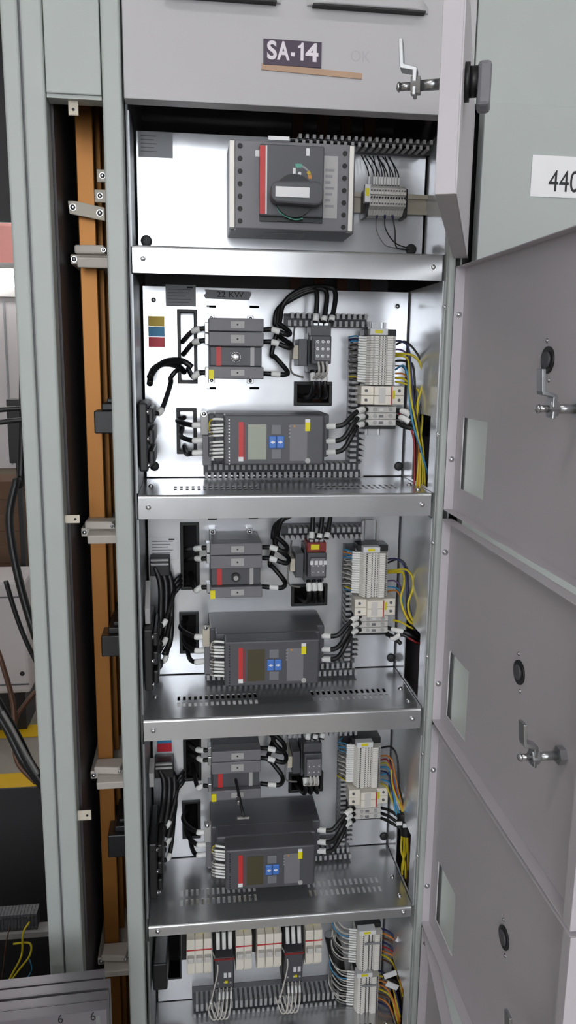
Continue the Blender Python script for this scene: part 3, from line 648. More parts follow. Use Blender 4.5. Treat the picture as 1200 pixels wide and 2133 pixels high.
    if i == 1: MB().cyl(up_((kc[0], 0.106, kc[2])), up_((kc[0], 0.098, kc[2])), 0.0085, 24).dome(up_((kc[0], 0.098, kc[2])), (0, -1, 0), 0.0085, 0.003).build('button', 'chrome', br)
    elif i == 2: MB().cyl(up_((kc[0], 0.106, kc[2])), up_((kc[0], 0.100, kc[2])), 0.0085, 24).build('dial', 'plastic_black', br); MB().cyl(up_((kc[0], 0.1, kc[2])), up_((kc[0], 0.097, kc[2])), 0.0045, 16).build('dial_hub', 'plastic_light', br)
    else: MB().cyl(up_((kc[0], 0.106, kc[2])), up_((kc[0]+0.008, -0.005, kc[2]-0.012)), 0.0028, 10).build('operating_rod', 'plastic_black', br); MB().cyl(up_((kc[0]+0.001, 0.05, kc[2]-0.006)), up_((kc[0]+0.002, 0.035, kc[2]-0.008)), 0.0036, 10).build('rod_sleeve', 'zinc', br); MB().box(kc[0]-0.004, kc[0]+0.018, -0.007, -0.004, kc[2]+Z-0.014, kc[2]+Z-0.0105).build('rod_pin', 'chrome', br)
    R(MB(), (0.12,0.1291,0.1893,0.2049), 0.0942, 0.096).build('tag', 'label_yellow', br)
    for px in (0, 1):
        for zz in (b0[2]-0.006, b0[3]+0.004):
            xx = (b0[0]+0.006, b0[1]-0.016)[px]
            MB().box(xx-0.006, xx+0.006, 0.18, YB, zz+Z-0.005, zz+Z+0.005).build('foot', 'zinc', br, bevel=0.001); screw((xx, 0.18, zz+Z), (0, -1, 0), 0.0035, br)
    for k, p in enumerate(((0.1172,0.13,0.2778), (0.117,0.13,0.2579), (0.1166,0.13,0.2002))):
        MB().box(b0[0]-0.007, b0[0], 0.125, 0.15, p[2]+Z-0.009, p[2]+Z+0.009).build('terminal_lug', 'zinc', br, bevel=0.001)
    # cables into the breaker from the left grommet
    ends = ((0.1207,0.135,0.2772), (0.1205,0.135,0.2565), (0.1202,0.135,0.1993))
    st_ = ((0.0743,0.215,0.2543), (0.0757,0.215,0.2314), (0.0844,0.215,0.2049)); md = ((0.0886,0.16,0.2684), (0.0918,0.16,0.2499), (0.0928,0.15,0.1911))
    for k in range(3):
        cable('power_cable', '%s black cable from the tall grommet to the breaker in the %s' % (('upper', 'middle', 'lower')[k], bn), U([st_[k], md[k], (0.1021,0.14,0.2746) if k == 0 else (0.1036,0.14,0.2538) if k == 1 else (0.1031,0.14,0.1982), ends[k]]), 0.0046, group='breaker supply cables', marks=[(-0.032, -0.014)])
    # cables out of the breaker, looping to the contactor
    rs = ((0.2181,0.135,0.2756), (0.2182,0.135,0.2547), (0.2186,0.135,0.1987)); rl = ((0.2608,0.13,0.2678), (0.2646,0.13,0.2451), (0.2582,0.13,0.1975))
    tt = ((0.3117,0.13,0.2897), (0.3266,0.13,0.2899), (0.3406,0.13,0.2902)); tp_ = ((0.315,0.14,0.3405), (0.3332,0.145,0.3446), (0.349,0.15,0.3488))
    for k in range(3):
        q = [rs[k], (0.2365,0.13,0.2758) if k == 0 else (0.2367,0.13,0.254) if k == 1 else (0.239,0.13,0.1981), rl[k]]
        q += [(rl[k][0]+0.006, 0.15, rl[k][2]+0.006), (rl[k][0]-0.014, 0.165, rl[k][2]+0.022 if k < 2 else rl[k][2]+0.03)]
        if k == 2: q += [(0.2376,0.17,0.2359)]
        q += [((0.2425,0.17,0.2877)[0]+0.004*k, 0.165, (0.2425,0.17,0.2877)[2]), ((0.247,0.165,0.3131)[0]+0.004*k, 0.16-0.004*k, (0.247,0.165,0.3131)[2]+0.003*k), ((0.273,0.15,0.332)[0], 0.15, (0.273,0.15,0.332)[2]+0.004*k), ((0.3026,0.145,0.3456)[0], 0.145, (0.3026,0.145,0.3456)[2]+0.003*k), tp_[k], tt[k]]
        cable('power_cable', '%s black cable looping from the breaker up to the contactor in the %s' % (('upper', 'middle', 'lower')[k], bn), U(q), 0.0046, group='breaker to contactor cables', marks=[(0.014, 0.032), (-0.016, -0.001)])
    # ---- contactor
    c0 = (0.3024,0.3409,0.2009,0.2727)
    ct = thing('contactor', 'dark grey three-pole contactor in the %s%s' % (bn, {1: ' with rows of bright screws', 2: ' with a yellow tag on top', 3: ' with white looped wires'}[i]), 'contactor', ((c0[0]+c0[1])/2, 0.16, c0[2]+Z), 'contactors')
    R(MB(), c0, 0.15, YB-0.001).build('base', 'plastic_dark', ct, bevel=0.0015)
    R(MB(), (c0[0]+0.002, c0[1]-0.001, c0[2]+0.016, c0[3]-0.006), 0.118, 0.15).build('body', 'plastic_dark', ct, bevel=0.002)
    R(MB(), (c0[0]+0.006, c0[1]-0.004, c0[2]+0.022, c0[3]-0.014), 0.110, 0.118).build('cover', 'plastic_mid', ct, bevel=0.001)
    R(MB(), (c0[0]+0.001, c0[1]-0.001, c0[3]-0.006, c0[3]+0.012), 0.125, 0.175).build('upper_terminals', 'red_dark' if i == 2 else 'plastic_dark', ct, bevel=0.001)
    for a in range(3):
        x = c0[0]+0.011+a*0.0095
        for bz in range(3 if i == 1 else 2): screw((x, 0.110, c0[2]+Z+0.03+0.0125*bz), (0, -1, 0), 0.0019, ct, 'chrome')
        MB().box(x-0.0035, x+0.0035, 0.135, 0.16, c0[3]+Z+0.012, c0[3]+Z+0.017).build('terminal_clamp', 'zinc', ct)
    if i == 2:
        for a in range(4): x = c0[0]+0.008+a*0.0085; R(MB(), (x-0.003, x+0.003, c0[2]+0.045, c0[2]+0.053), 0.109, 0.111).build('marker_tag', 'label_white', ct)
        R(MB(), (c0[0]+0.008, c0[0]+0.024, c0[3]-0.001, c0[3]+0.009), 0.1235, 0.1255).build('tag', 'label_yellow', ct)
    ax = (0.2835,0.2994,0.2132,0.261)
    R(MB(), ax, 0.14, YB-0.001).build('auxiliary_block', 'plastic_dark', ct, bevel=0.001)
    R(MB(), (0.2738,0.2835,0.225,0.2498), 0.142, YB-0.001).build('auxiliary_tag', 'bracket_cream', ct, bevel=0.001)
    lpw = U([(0.2798,0.17,0.2841), (0.2741,0.15,0.2533), (0.2689,0.14,0.2146), (0.2735,0.14,0.1992), (0.2938,0.145,0.1924)])
    cable('coil_wire', 'thin grey coil wire bowed round the left side of the contactor in the %s' % bn, lpw, 0.0018, 'cable_grey', 'contactor coil wires', n=8, cat='wire')
    for k in range(3):
        x = c0[0]+0.010+a*0; x = c0[0]+0.008+0.011*k
        p0 = (x, 0.150, c0[2]+Z+0.004); gx = G3[0]+0.022+0.015*k
        cable('power_cable', '%s black cable below the contactor in the %s' % (('left', 'middle', 'right')[k], bn), [p0, (x+0.001, 0.142, c0[2]+Z-0.012), (x+0.002, 0.145, c0[2]+Z-0.03), (gx-0.004, 0.165, G3[2]+Z+0.012), (gx-0.018, 0.225, G3[2]+Z+0.012)], 0.0044, group='cables below the contactors', marks=[(0.006, 0.022)])
    if i in (1, 3):
        for k in range(3):
            x = c0[0]+0.014+0.0075*k; zz = c0[2]+Z+0.016
            cable('coil_wire', '%s short white wire in front of the contactor in the %s' % (('left', 'middle', 'right')[k], bn), [(x, 0.118, zz+0.004), (x+0.001, 0.112, zz-0.008), (x+0.0005, 0.118, zz-0.018), (x-0.006, 0.135, zz-0.026)], 0.0021, 'wire_white', 'white wires on the contactors', n=8, cat='wire')
    # ---- soft starter
    sx0, sx1, sz0, sz1 = 0.1430, 0.3130, 0.047, 0.1315
    ss = thing('soft_starter', 'dark grey soft starter with display and blue arrow keys in the %s' % bn, 'soft starter', (0.23, 0.1, sz0+Z), 'soft starters')
    R(MB(), (0.1185, 0.3365, sz0+0.003, sz1-0.003), 0.105, YB-0.001).build('rear_body', 'plastic_dark', ss, bevel=0.003)
    R(MB(), (0.128, 0.322, sz0, sz1), 0.065, 0.105).build('middle_body', 'plastic_dark', ss, bevel=0.003)
    fr = R(MB(), (sx0, sx1, sz0, sz1), 0.022, 0.065).build('front_body', 'plastic_dark', ss, bevel=0.003)
    FB = lambda r, m, nm, y=0.0212, par=ss, bv=0: R(MB(), r, y, 0.0225).build(nm, m, par, bevel=bv)
    FB((0.1672,0.1753,0.0536,0.12), 'red', 'red_stripe'); FB((0.1672,0.1754,0.0536,0.061), 'label_white', 'stripe_end', 0.0210)
    FB((0.1769,0.1785,0.0561,0.1168), 'wire_red', 'red_line')
    FB((0.1777,0.2495,0.0502,0.1225), 'plastic_dark', 'keypad_frame', 0.0216)
    FB((0.1834,0.2143,0.0568,0.116), 'lcd' if i == 1 else 'lcd_dark', 'display', 0.0208)
    FB((0.2223,0.2394,0.0991,0.1153), 'button_grey', 'key', 0.0200, bv=0.0008); FB((0.2226,0.2399,0.0575,0.0739), 'button_grey', 'key', 0.0200, bv=0.0008)
    kb = (0.2184,0.2446,0.0755,0.0967); km = (kb[0]+kb[1])/2; kz = (kb[2]+kb[3])/2
    for s, (a, c) in ((1, (kb[0], km-0.0004)), (-1, (km+0.0004, kb[1]))):
        ky = FB((a, c, kb[2], kb[3]), 'button_blue', 'arrow_key', 0.0190, bv=0.002)
        mx = (a+c)/2; MB().prism([(mx-s*0.004, kz+Z), (mx+s*0.001, kz+Z+0.0028), (mx+s*0.001, kz+Z+0.0012), (mx+s*0.004, kz+Z+0.0012), (mx+s*0.004, kz+Z-0.0012), (mx+s*0.001, kz+Z-0.0012), (mx+s*0.001, kz+Z-0.0028)][::s], 0.0186, 0.0191, 'y').build('arrow', 'label_white', ky)
    FB((0.2544,0.2841,0.0541,0.1162), 'plastic_mid', 'status_panel', 0.0217)
    for k in range(4): FB((0.2525, 0.2555, sz1-0.020-0.006*k, sz1-0.017-0.006*k), 'label_grey', 'status_light', 0.0212)
    FB((0.2605, 0.2635, sz1-0.020, sz1-0.017), 'orange_print', 'status_light', 0.0212)
    tg = FB((0.2803,0.2886,0.1049,0.1195), 'label_yellow', 'tag', 0.0206); FB((0.2802,0.2884,0.1195,0.1252), 'label_white', 'tag_top', 0.0206)
    lg = (0.2855,0.021,0.0524); MB().cyl(up_((lg[0], 0.0225, lg[2]+0.002)), up_((lg[0], 0.0205, lg[2]+0.002)), 0.0045, 18).build('logo_disc', 'plastic_light', ss)
    lw = MB()
    for k in range(15):
        if k == 8: continue
        z = sz1-0.008-0.0053*k+Z; x = 0.1515
        lw.cyl((x, 0.0225, z), (x, 0.0212, z), 0.0014, 8)
    lw.build('terminal_screws', 'label_white' if i == 1 else 'ink', ss, kind='stuff')
    # left terminal rail of the starter with ferrules
    R(MB(), (0.1055,0.1209,0.0899,0.1268), 0.112, 0.13).build('terminal_cover', 'bracket_cream' if i == 2 else 'plastic_light', ss, bevel=0.001); screw(up_((0.1114,0.112,0.1273)), (0, -1, 0), 0.004, ss)
    R(MB(), (0.1085,0.124,0.0351,0.089), 0.112, 0.13).build('terminal_cover', 'plastic_mid', ss, bevel=0.001)
    for k, f in enumerate((0.004, 0.013, 0.019, 0.0245, 0.031, 0.042, 0.048, 0.055, 0.061, 0.068)):
        z = sz1-0.006-f+Z; dx = random.uniform(-0.002, 0.002)
        wm = 'wire_yellow' if (k == 0 and i != 2) else 'wire_white'
        cable('control_wire', '%s wire from the top on the left of the %s soft starter' % (ORD[k], bn), [(0.132, 0.085, z-(0.03 if k == 0 else 0.004)), (0.121+dx, 0.065, z-(0.02 if k == 0 else 0.003)), (0.124+dx, 0.055, z-0.001), (0.1445, 0.045, z+0.001)], 0.0013, wm, 'soft starter control wires', [(-0.022, -0.001)], n=6, cat='wire', mr=1.7)
    # power cables left of the starter
    le = ((0.1246,0.13,0.1072), (0.1244,0.13,0.0794), (0.1243,0.13,0.0566)); ls = ((0.076,0.215,0.113), (0.0722,0.215,0.093), (0.0753,0.215,0.058))
    for k in range(3):
        bulge = (-0.012, -0.006, 0.004)[k]
        cable('power_cable', '%s black cable from the lower grommet to the soft starter in the %s' % (('upper', 'middle', 'lower')[k], bn), U([ls[k], ((0.0759,0.17,0.0852)[0]+bulge, 0.165, (ls[k][2]+le[k][2])/2-0.004*k), ((0.0917,0.13,0.0933)[0], 0.125, le[k][2]-0.001), le[k]]), 0.0046, group='soft starter supply cables', marks=[(-0.036, -0.014)])
    # power cables right of the starter
    re_ = ((0.4108,0.13,0.1354), (0.4113,0.13,0.1221), (0.4117,0.13,0.1079)); rs_ = ((0.3289,0.11,0.1058), (0.3295,0.11,0.0788), (0.3299,0.11,0.0586))
    m1 = ((0.3588,0.1,0.1085), (0.3594,0.1,0.0833), (0.36,0.1,0.0632)); m2 = ((0.3771,0.105,0.1237), (0.3791,0.1,0.1102), (0.3779,0.1,0.0894))
    for k in range(3):
        cable('power_cable', '%s black cable from the soft starter to the terminals in the %s' % (('upper', 'middle', 'lower')[k], bn), U([rs_[k], m1[k], m2[k], (0.3931,0.115,0.1344) if k == 0 else (0.3935,0.115,0.1222) if k == 1 else (0.3922,0.115,0.1073), re_[k]]), 0.0046, group='soft starter outgoing cables', marks=[(0.003, 0.022), (-0.030, -0.010)])
    # ---- terminal strip
    tz1 = (0.4329,0.125,0.2688)[2]; tz0 = (0.4361,0.125,0.1804)[2]; xL = (0.4103,0.125,0.225)[0]; xR = (0.4623,0.125,0.2257)[0]
    xc = (xL+xR)/2
    dz = {1: 0, 2: -0.006, 3: 0.002}[i]
    tz0 += Z+dz; tz1 += Z+dz
    ts = thing('terminal_strip', 'upright strip of thin white terminals in the %s' % bn, 'terminal block', (xc, 0.16, tz0), 'terminal strips')
    rb = MB(); rz0 = (0.4545,0.185,0.0833)[2]+Z; rz1 = (0.4468,0.185,0.2947)[2]+Z+(0.02 if i == 2 else 0)
    rb.box(xc-0.0175, xc-0.011, 0.176, 0.1775, rz0, rz1); rb.box(xc+0.011, xc+0.0175, 0.176, 0.1775, rz0, rz1); rb.box(xc-0.012, xc-0.011, 0.176, 0.185, rz0, rz1); rb.box(xc+0.011, xc+0.012, 0.176, 0.185, rz0, rz1); rb.box(xc-0.011, xc+0.011, 0.1845, 0.1855, rz0, rz1)
    rb.build('mounting_rail', 'zinc', None, 'upright zinc mounting rail behind the terminals of the %s' % bn, 'rail', 'upright mounting rails')
    n = 20; pz = (tz1-tz0)/n
    pr = [(xL-0.001, 0.175), (xL-0.001, 0.14), (xL+0.004, 0.128), (xL+0.012, 0.1225), (xc-0.010, 0.1225), (xc-0.009, 0.126), (xc+0.007, 0.126), (xc+0.008, 0.1225), (xR-0.008, 0.1225), (xR-0.001, 0.130), (xR+0.001, 0.145), (xR+0.001, 0.175)]
    f = None
    for k in range(n):
        if f is None: f = MB().prism(pr, tz0+0.0003, tz0+pz-0.0003, 'z').build('terminal', 'ivory', ts)
        else: again(f, (0, 0, pz*k), ts)
    hb = MB(); hd_ = MB()
    for k in range(n):
        z = tz0+pz*(k+0.5)
        for x in (xL+0.009, xR-0.005): hb.cyl((x, 0.126, z), (x, 0.1218, z), 0.0013, 8)
        for x in (xc-0.006, xc, xc+0.005): hd_.box(x-0.001, x+0.001, 0.1256, 0.1265, z-0.0012, z+0.0012)
    hb.build('terminal_screws', 'chrome' if i == 1 else 'grey_ink', ts, kind='stuff'); hd_.build('marker_slots', 'grey_ink', ts, kind='stuff')
    MB().box(xL-0.006, xR+0.002, 0.14, 0.178, tz1, tz1+0.012).build('end_bracket', 'plastic_black', ts, bevel=0.001)
    lc = MB().box(xL+0.001, xR-0.018, 0.123, 0.14, tz1+0.001, tz1+0.012).build('label_carrier', 'label_white', ts, bevel=0.0006)
    MB().box(xL+0.010, xL+0.024, 0.1224, 0.123, tz1+0.004, tz1+0.0095).build('label', 'label_yellow', lc)
    # control breaker below the terminals
    mb = (0.3979,0.478,0.1449,0.1788); mb = (mb[0], mb[1], mb[2]+dz, mb[3]+dz); mzc = (mb[2]+mb[3])/2
    cb = thing('control_breaker', 'off-white two-module control breaker under the terminals of the %s' % bn, 'circuit breaker', ((mb[0]+mb[1])/2, 0.15, mb[2]+Z), 'control breakers')
    for s in (0, 1):
        a = mb[2]+(mb[3]-mb[2])*s/2; c = a+(mb[3]-mb[2])/2-0.0005
        R(MB(), (mb[0], mb[1], a, c), 0.122, 0.176).build('module', 'mcb_white', cb, bevel=0.0012)
        R(MB(), (mb[0]+0.022, mb[1]-0.024, a, c), 0.110, 0.122).build('nose', 'mcb_white', cb, bevel=0.0012)
        for x in (mb[0]+0.009, mb[1]-0.009): MB().cyl((x, 0.1222, (a+c)/2+Z), (x, 0.1205, (a+c)/2+Z), 0.0028, 12).build('terminal_screw', 'grey_ink', cb)
    R(MB(), (mb[1]-0.0275, mb[1]-0.0255, mb[2], mb[3]-0.0005), 0.1092, 0.1105).build('red_line', 'red', cb)
    R(MB(), (mb[1]-0.023, mb[1]-0.017, mzc-0.006, mzc+0.009), 0.1212, 0.1225).build('tag', 'label_yellow', cb)
    R(MB(), (mb[0]+0.030, mb[0]+0.042, mb[2]+0.003, mb[3]-0.003), 0.1092, 0.1105).build('toggle_bar', 'ivory_grey', cb)
    # power terminals
    pw = (0.4103,0.4677,0.1054,0.1417); pw = (pw[0], pw[1], pw[2]+dz, pw[3]+dz)
    pt_ = thing('power_terminals', 'three stout grey-white power terminals below the control breaker in the %s' % bn, 'terminal block', ((pw[0]+pw[1])/2, 0.15, pw[2]+Z), 'power terminals')
    hz = (pw[3]-pw[2])/3
    for k in range(3):
        a = pw[2]+hz*k
        tm = R(MB(), (pw[0], pw[1], a, a+hz-0.0006), 0.132, 0.176).build('terminal', 'ivory_grey', pt_, bevel=0.0012)
        for x in (pw[0]+0.017, pw[1]-0.011): MB().cyl((x, 0.1322, a+hz/2+Z), (x, 0.1305, a+hz/2+Z), 0.0038, 14).build('terminal_screw', 'plastic_light', tm)
        R(MB(), ((pw[0]+pw[1])/2-0.004, (pw[0]+pw[1])/2+0.004, a+0.003, a+hz-0.004), 0.1312, 0.1325).build('marker_tag', 'label_white' if k == 2 else 'plastic_mid', tm)
    R(MB(), (pw[0]-0.003, pw[1]+0.002, pw[2]-0.007, pw[2]-0.0008), 0.14, 0.176).build('end_bracket', 'plastic_black', pt_, bevel=0.001)
    # ---- control wires into the left side of the strip
    cols = {1: ['wire_blue', 'wire_navy', 'wire_blue']+['cable_grey']*13+['wire_yellow', 'cable_grey'], 2: ['wire_blue', 'wire_orange', 'wire_blue', 'wire_blue']+['wire_white', 'cable_grey']*6+['wire_yellow', 'wire_blue'], 3: ['wire_blue', 'cable_grey']*3+['cable_grey', 'wire_white']*5+['cable_grey', 'wire_yellow']}[i]
    for k in range(18):
        z = tz1-pz*(k*1.05+0.8); xs = (0.3821,0.165,0.2247)[0]+random.uniform(-0.003, 0.002)
        cable('control_wire', '%s wire from the top entering the %s terminal strip from the left' % (ORD[k], bn), [(xs+0.010, 0.172, z+random.uniform(-0.002, 0.004)), (xs, 0.160, z+random.uniform(-0.001, 0.005)), (xs+0.010, 0.148, z+0.003), (xL-0.014, 0.143, z+0.001), (xL+0.001, 0.143, z)], 0.0013, cols[k], 'wires left of the terminal strips', [(-0.017, -0.001)], n=6, cat='wire', mr=1.75)
    return xL, xR, tz0, tz1, Z
C2 = (0.0066,0.0591,0.2384,0.2834)
INFO = {i: bay(i) for i in (1, 2, 3)}

# ------------------------------------------------------------------ field wires leaving the right side of the strips
def field(i, k, n, m, pts, r=0.0017, word='', marks=()):
    cable('field_wire', word, pts, r, m, 'field wires on the right side of the bays', marks, n=7, cat='wire')
CW = {'wire_yellow': 'yellow', 'wire_blue': 'light blue', 'wire_navy': 'dark blue', 'cable': 'black', 'wire_purple': 'purple', 'wire_brown': 'brown', 'wire_red': 'dark red', 'wire_orange': 'orange', 'wire_white': 'white'}
def seq(i, specs, bn):
    cnt = {}
    for m, pts, r in specs:
        c = CW[m]; cnt[c] = cnt.get(c, 0)+1
    seen = {}
    for k, (m, pts, r) in enumerate(specs):
        c = CW[m]; seen[c] = seen.get(c, 0)+1
        w = ('%s %s wire from the top, right of the terminals in the %s' % (ORD[seen[c]-1], c, bn)) if cnt[c] > 1 else ('only %s wire right of the terminals in the %s' % (c, bn))
        field(i, k, 0, m, [(p[0], p[1], p[2]) for p in pts], r, w)
seq(1, [
 ('wire_navy', [(0.4631,0.14,1.6083), (0.4717,0.125,1.6064), (0.4835,0.12,1.5928), (0.4883,0.11,1.5397), (0.4944,0.1,1.4795), (0.5024,0.09,1.4367), (0.5133,0.085,1.3667)], .0017),
 ('cable', [(0.4634,0.14,1.6014), (0.4794,0.13,1.6066), (0.4981,0.12,1.587), (0.511,0.11,1.5554), (0.5065,0.1,1.5099), (0.4985,0.09,1.4628), (0.5085,0.085,1.3711)], .0020),
 ('wire_purple', [(0.4637,0.14,1.5928), (0.4724,0.125,1.591), (0.4823,0.12,1.5782), (0.4833,0.11,1.531), (0.4899,0.1,1.4795), (0.5082,0.09,1.4103), (0.5182,0.085,1.3577)], .0016),
 ('wire_yellow', [(0.464,0.14,1.585), (0.4731,0.12,1.5849), (0.4879,0.115,1.5825), (0.5014,0.11,1.5699), (0.5069,0.1,1.5401), (0.498,0.095,1.5058), (0.497,0.095,1.4885), (0.5035,0.088,1.4194), (0.5028,0.08,1.3444)], .0022),
 ('wire_yellow', [(0.4642,0.14,1.5807), (0.4714,0.12,1.5806), (0.4811,0.115,1.5739), (0.4837,0.11,1.5439), (0.4852,0.1,1.5055), (0.4953,0.09,1.4541), (0.5075,0.085,1.3933), (0.5083,0.08,1.3425)], .0020),
 ('cable', [(0.4646,0.14,1.572), (0.4782,0.13,1.5721), (0.492,0.12,1.5637), (0.4958,0.11,1.5138), (0.4979,0.1,1.4621), (0.5098,0.09,1.4147), (0.5166,0.085,1.3533)], .0022),
 ('wire_brown', [(0.4649,0.14,1.5633), (0.4754,0.125,1.5609), (0.4847,0.12,1.5437), (0.4879,0.105,1.4966), (0.4965,0.092,1.4409), (0.4978,0.082,1.3476)], .0016),
 ('wire_blue', [(0.4652,0.14,1.5563), (0.474,0.12,1.5635), (0.4815,0.112,1.5439), (0.4839,0.105,1.5052), (0.4892,0.095,1.4624), (0.4995,0.088,1.4281), (0.5123,0.082,1.3866), (0.5237,0.085,1.3577)], .0019),
 ('wire_orange', [(0.4655,0.14,1.5493), (0.4778,0.125,1.5479), (0.4866,0.115,1.5309), (0.4892,0.105,1.4879), (0.5001,0.092,1.4409), (0.501,0.08,1.3444)], .0017),
 ('wire_yellow', [(0.4658,0.14,1.5414), (0.4782,0.125,1.5392), (0.4924,0.115,1.5205), (0.4975,0.1,1.4708), (0.5076,0.09,1.4235), (0.5137,0.08,1.3452)], .0022),
 ('wire_yellow', [(0.4661,0.14,1.5344), (0.4813,0.125,1.5305), (0.5034,0.115,1.518), (0.5084,0.1,1.4708), (0.5023,0.09,1.4191), (0.4974,0.08,1.3426)], .0020),
 ('wire_red', [(0.4739,0.14,1.4768), (0.4874,0.12,1.4605), (0.4939,0.1,1.4313), (0.4945,0.09,1.3927), (0.4941,0.085,1.349)], .0019)], 'second bay')
for k, pts in enumerate(([(0.47,0.14,1.4813), (0.482,0.12,1.4799), (0.4951,0.11,1.4683), (0.512,0.11,1.4569), (0.5508,0.16,1.4576)], [(0.4705,0.14,1.4697), (0.4798,0.12,1.4676), (0.4956,0.11,1.4569), (0.5125,0.11,1.4481), (0.5515,0.16,1.4438)], [(0.4709,0.14,1.4589), (0.4804,0.12,1.4534), (0.496,0.11,1.4498), (0.5127,0.11,1.4437), (0.5522,0.16,1.43)])):
    cable('power_cable', '%s thick black cable leaving the power terminals to the right in the second bay' % ('upper', 'middle', 'lower')[k], pts, 0.0045, 'cable', 'outgoing power cables', [(0.012, 0.036)] if k < 2 else [])
seq(2, [
 ('wire_navy', [(0.4643,0.14,1.1945), (0.4764,0.125,1.1991), (0.4896,0.12,1.1897), (0.4934,0.11,1.1685), (0.4986,0.1,1.1141), (0.5128,0.09,1.069), (0.5396,0.12,1.0378)], .0018),
 ('cable', [(0.4646,0.14,1.1878), (0.4812,0.125,1.198), (0.4955,0.12,1.1848), (0.498,0.11,1.1494), (0.4952,0.1,1.1046), (0.5111,0.09,1.0642), (0.5427,0.12,1.0327)], .0020),
 ('wire_yellow', [(0.4652,0.14,1.1714), (0.475,0.12,1.1776), (0.4909,0.11,1.1819), (0.5017,0.1,1.1711), (0.5031,0.095,1.1489), (0.4937,0.09,1.1175), (0.5019,0.088,1.0893), (0.5265,0.11,1.0664)], .0023),
 ('wire_yellow', [(0.4654,0.14,1.1675), (0.477,0.12,1.1737), (0.4875,0.11,1.1744), (0.4866,0.1,1.1526), (0.4805,0.095,1.1305), (0.4868,0.09,1.1034), (0.5003,0.088,1.0826), (0.5304,0.11,1.0653)], .0023),
 ('wire_purple', [(0.466,0.14,1.1511), (0.4753,0.125,1.1551), (0.4858,0.12,1.1448), (0.4868,0.105,1.1129), (0.5025,0.095,1.0772), (0.538,0.12,1.0497)], .0016),
 ('wire_orange', [(0.4668,0.14,1.1296), (0.4766,0.12,1.1373), (0.4837,0.11,1.1287), (0.4876,0.1,1.1068), (0.5043,0.095,1.081), (0.5377,0.12,1.0576)], .0017),
 ('wire_blue', [(0.4664,0.14,1.1394), (0.4816,0.125,1.1396), (0.4891,0.115,1.1241), (0.491,0.105,1.1031), (0.51,0.1,1.0695), (0.5421,0.12,1.0456)], .0016),
 ('wire_yellow', [(0.4779,0.13,1.0738), (0.4892,0.115,1.0746), (0.5063,0.1,1.0676), (0.5346,0.11,1.0573)], .0021),
 ('wire_red', [(0.4916,0.12,1.0493), (0.501,0.105,1.0465), (0.5172,0.1,1.0381), (0.5484,0.13,1.0188)], .0020)], 'third bay')
for k, pts in enumerate(([(0.4677,0.14,1.0558), (0.4778,0.12,1.0576), (0.4943,0.11,1.0567), (0.5198,0.11,1.0441), (0.5575,0.16,1.0225)], [(0.4681,0.14,1.0448), (0.4766,0.12,1.0399), (0.4907,0.11,1.0509), (0.5183,0.11,1.0363), (0.5583,0.16,1.0072)], [(0.4682,0.14,1.0408), (0.4739,0.125,1.0441), (0.4831,0.115,1.0376), (0.4896,0.11,1.0313)])):
    cable('power_cable', '%s thick black cable leaving the power terminals to the right in the third bay' % ('upper', 'middle', 'lower')[k], pts, 0.0040, 'cable', 'outgoing power cables', [(0.016, 0.042)] if k < 2 else [])
seq(3, [
 ('cable', [(0.4654,0.14,0.7986), (0.4821,0.125,0.8076), (0.4917,0.11,0.79), (0.4953,0.1,0.7325), (0.5094,0.095,0.671), (0.513,0.09,0.577)], .0020),
 ('wire_orange', [(0.466,0.14,0.7805), (0.4745,0.12,0.7908), (0.4822,0.11,0.7822), (0.488,0.105,0.7511), (0.5006,0.1,0.7004), (0.5106,0.095,0.6656)], .0018),
 ('wire_red', [(0.4663,0.14,0.772), (0.4728,0.12,0.7835), (0.4781,0.112,0.7729), (0.4845,0.105,0.7408), (0.499,0.1,0.6899), (0.5108,0.095,0.6624)], .0017),
 ('wire_yellow', [(0.4666,0.14,0.7645), (0.4731,0.12,0.7751), (0.4798,0.11,0.7655), (0.4839,0.105,0.7303), (0.5029,0.098,0.6802), (0.5067,0.09,0.6316), (0.5064,0.085,0.557)], .0020),
 ('wire_blue', [(0.4669,0.14,0.7559), (0.4755,0.12,0.7644), (0.4835,0.11,0.7485), (0.4853,0.105,0.7196), (0.4911,0.1,0.6904), (0.5069,0.095,0.6583)], .0021),
 ('wire_navy', [(0.4672,0.14,0.7474), (0.4739,0.12,0.754), (0.4799,0.11,0.7382), (0.4859,0.105,0.7047), (0.4977,0.1,0.675), (0.5101,0.095,0.6538)], .0018),
 ('wire_blue', [(0.4675,0.14,0.7388), (0.48,0.12,0.7515), (0.49,0.11,0.7354), (0.4955,0.104,0.7068), (0.5111,0.098,0.6733), (0.5151,0.095,0.6535)], .0021),
 ('wire_blue', [(0.4679,0.14,0.728), (0.4787,0.12,0.7325), (0.487,0.11,0.7102), (0.4895,0.1,0.6799), (0.5029,0.095,0.6608)], .0021),
 ('wire_yellow', [(0.4682,0.14,0.7194), (0.4757,0.122,0.7208), (0.4878,0.11,0.6888), (0.5009,0.095,0.6609), (0.5127,0.09,0.6311), (0.5165,0.085,0.5563)], .0020),
 ('wire_yellow', [(0.5031,0.092,0.6359), (0.502,0.09,0.5995), (0.5105,0.087,0.5684), (0.5123,0.085,0.5369)], .0022),
 ('wire_yellow', [(0.5101,0.092,0.6354), (0.5121,0.09,0.5988), (0.5045,0.087,0.5689), (0.5049,0.085,0.5462)], .0020),
 ('wire_brown', [(0.5151,0.092,0.635), (0.5181,0.09,0.5984), (0.5145,0.087,0.5681), (0.5156,0.085,0.5311)], .0020)], 'fourth bay')
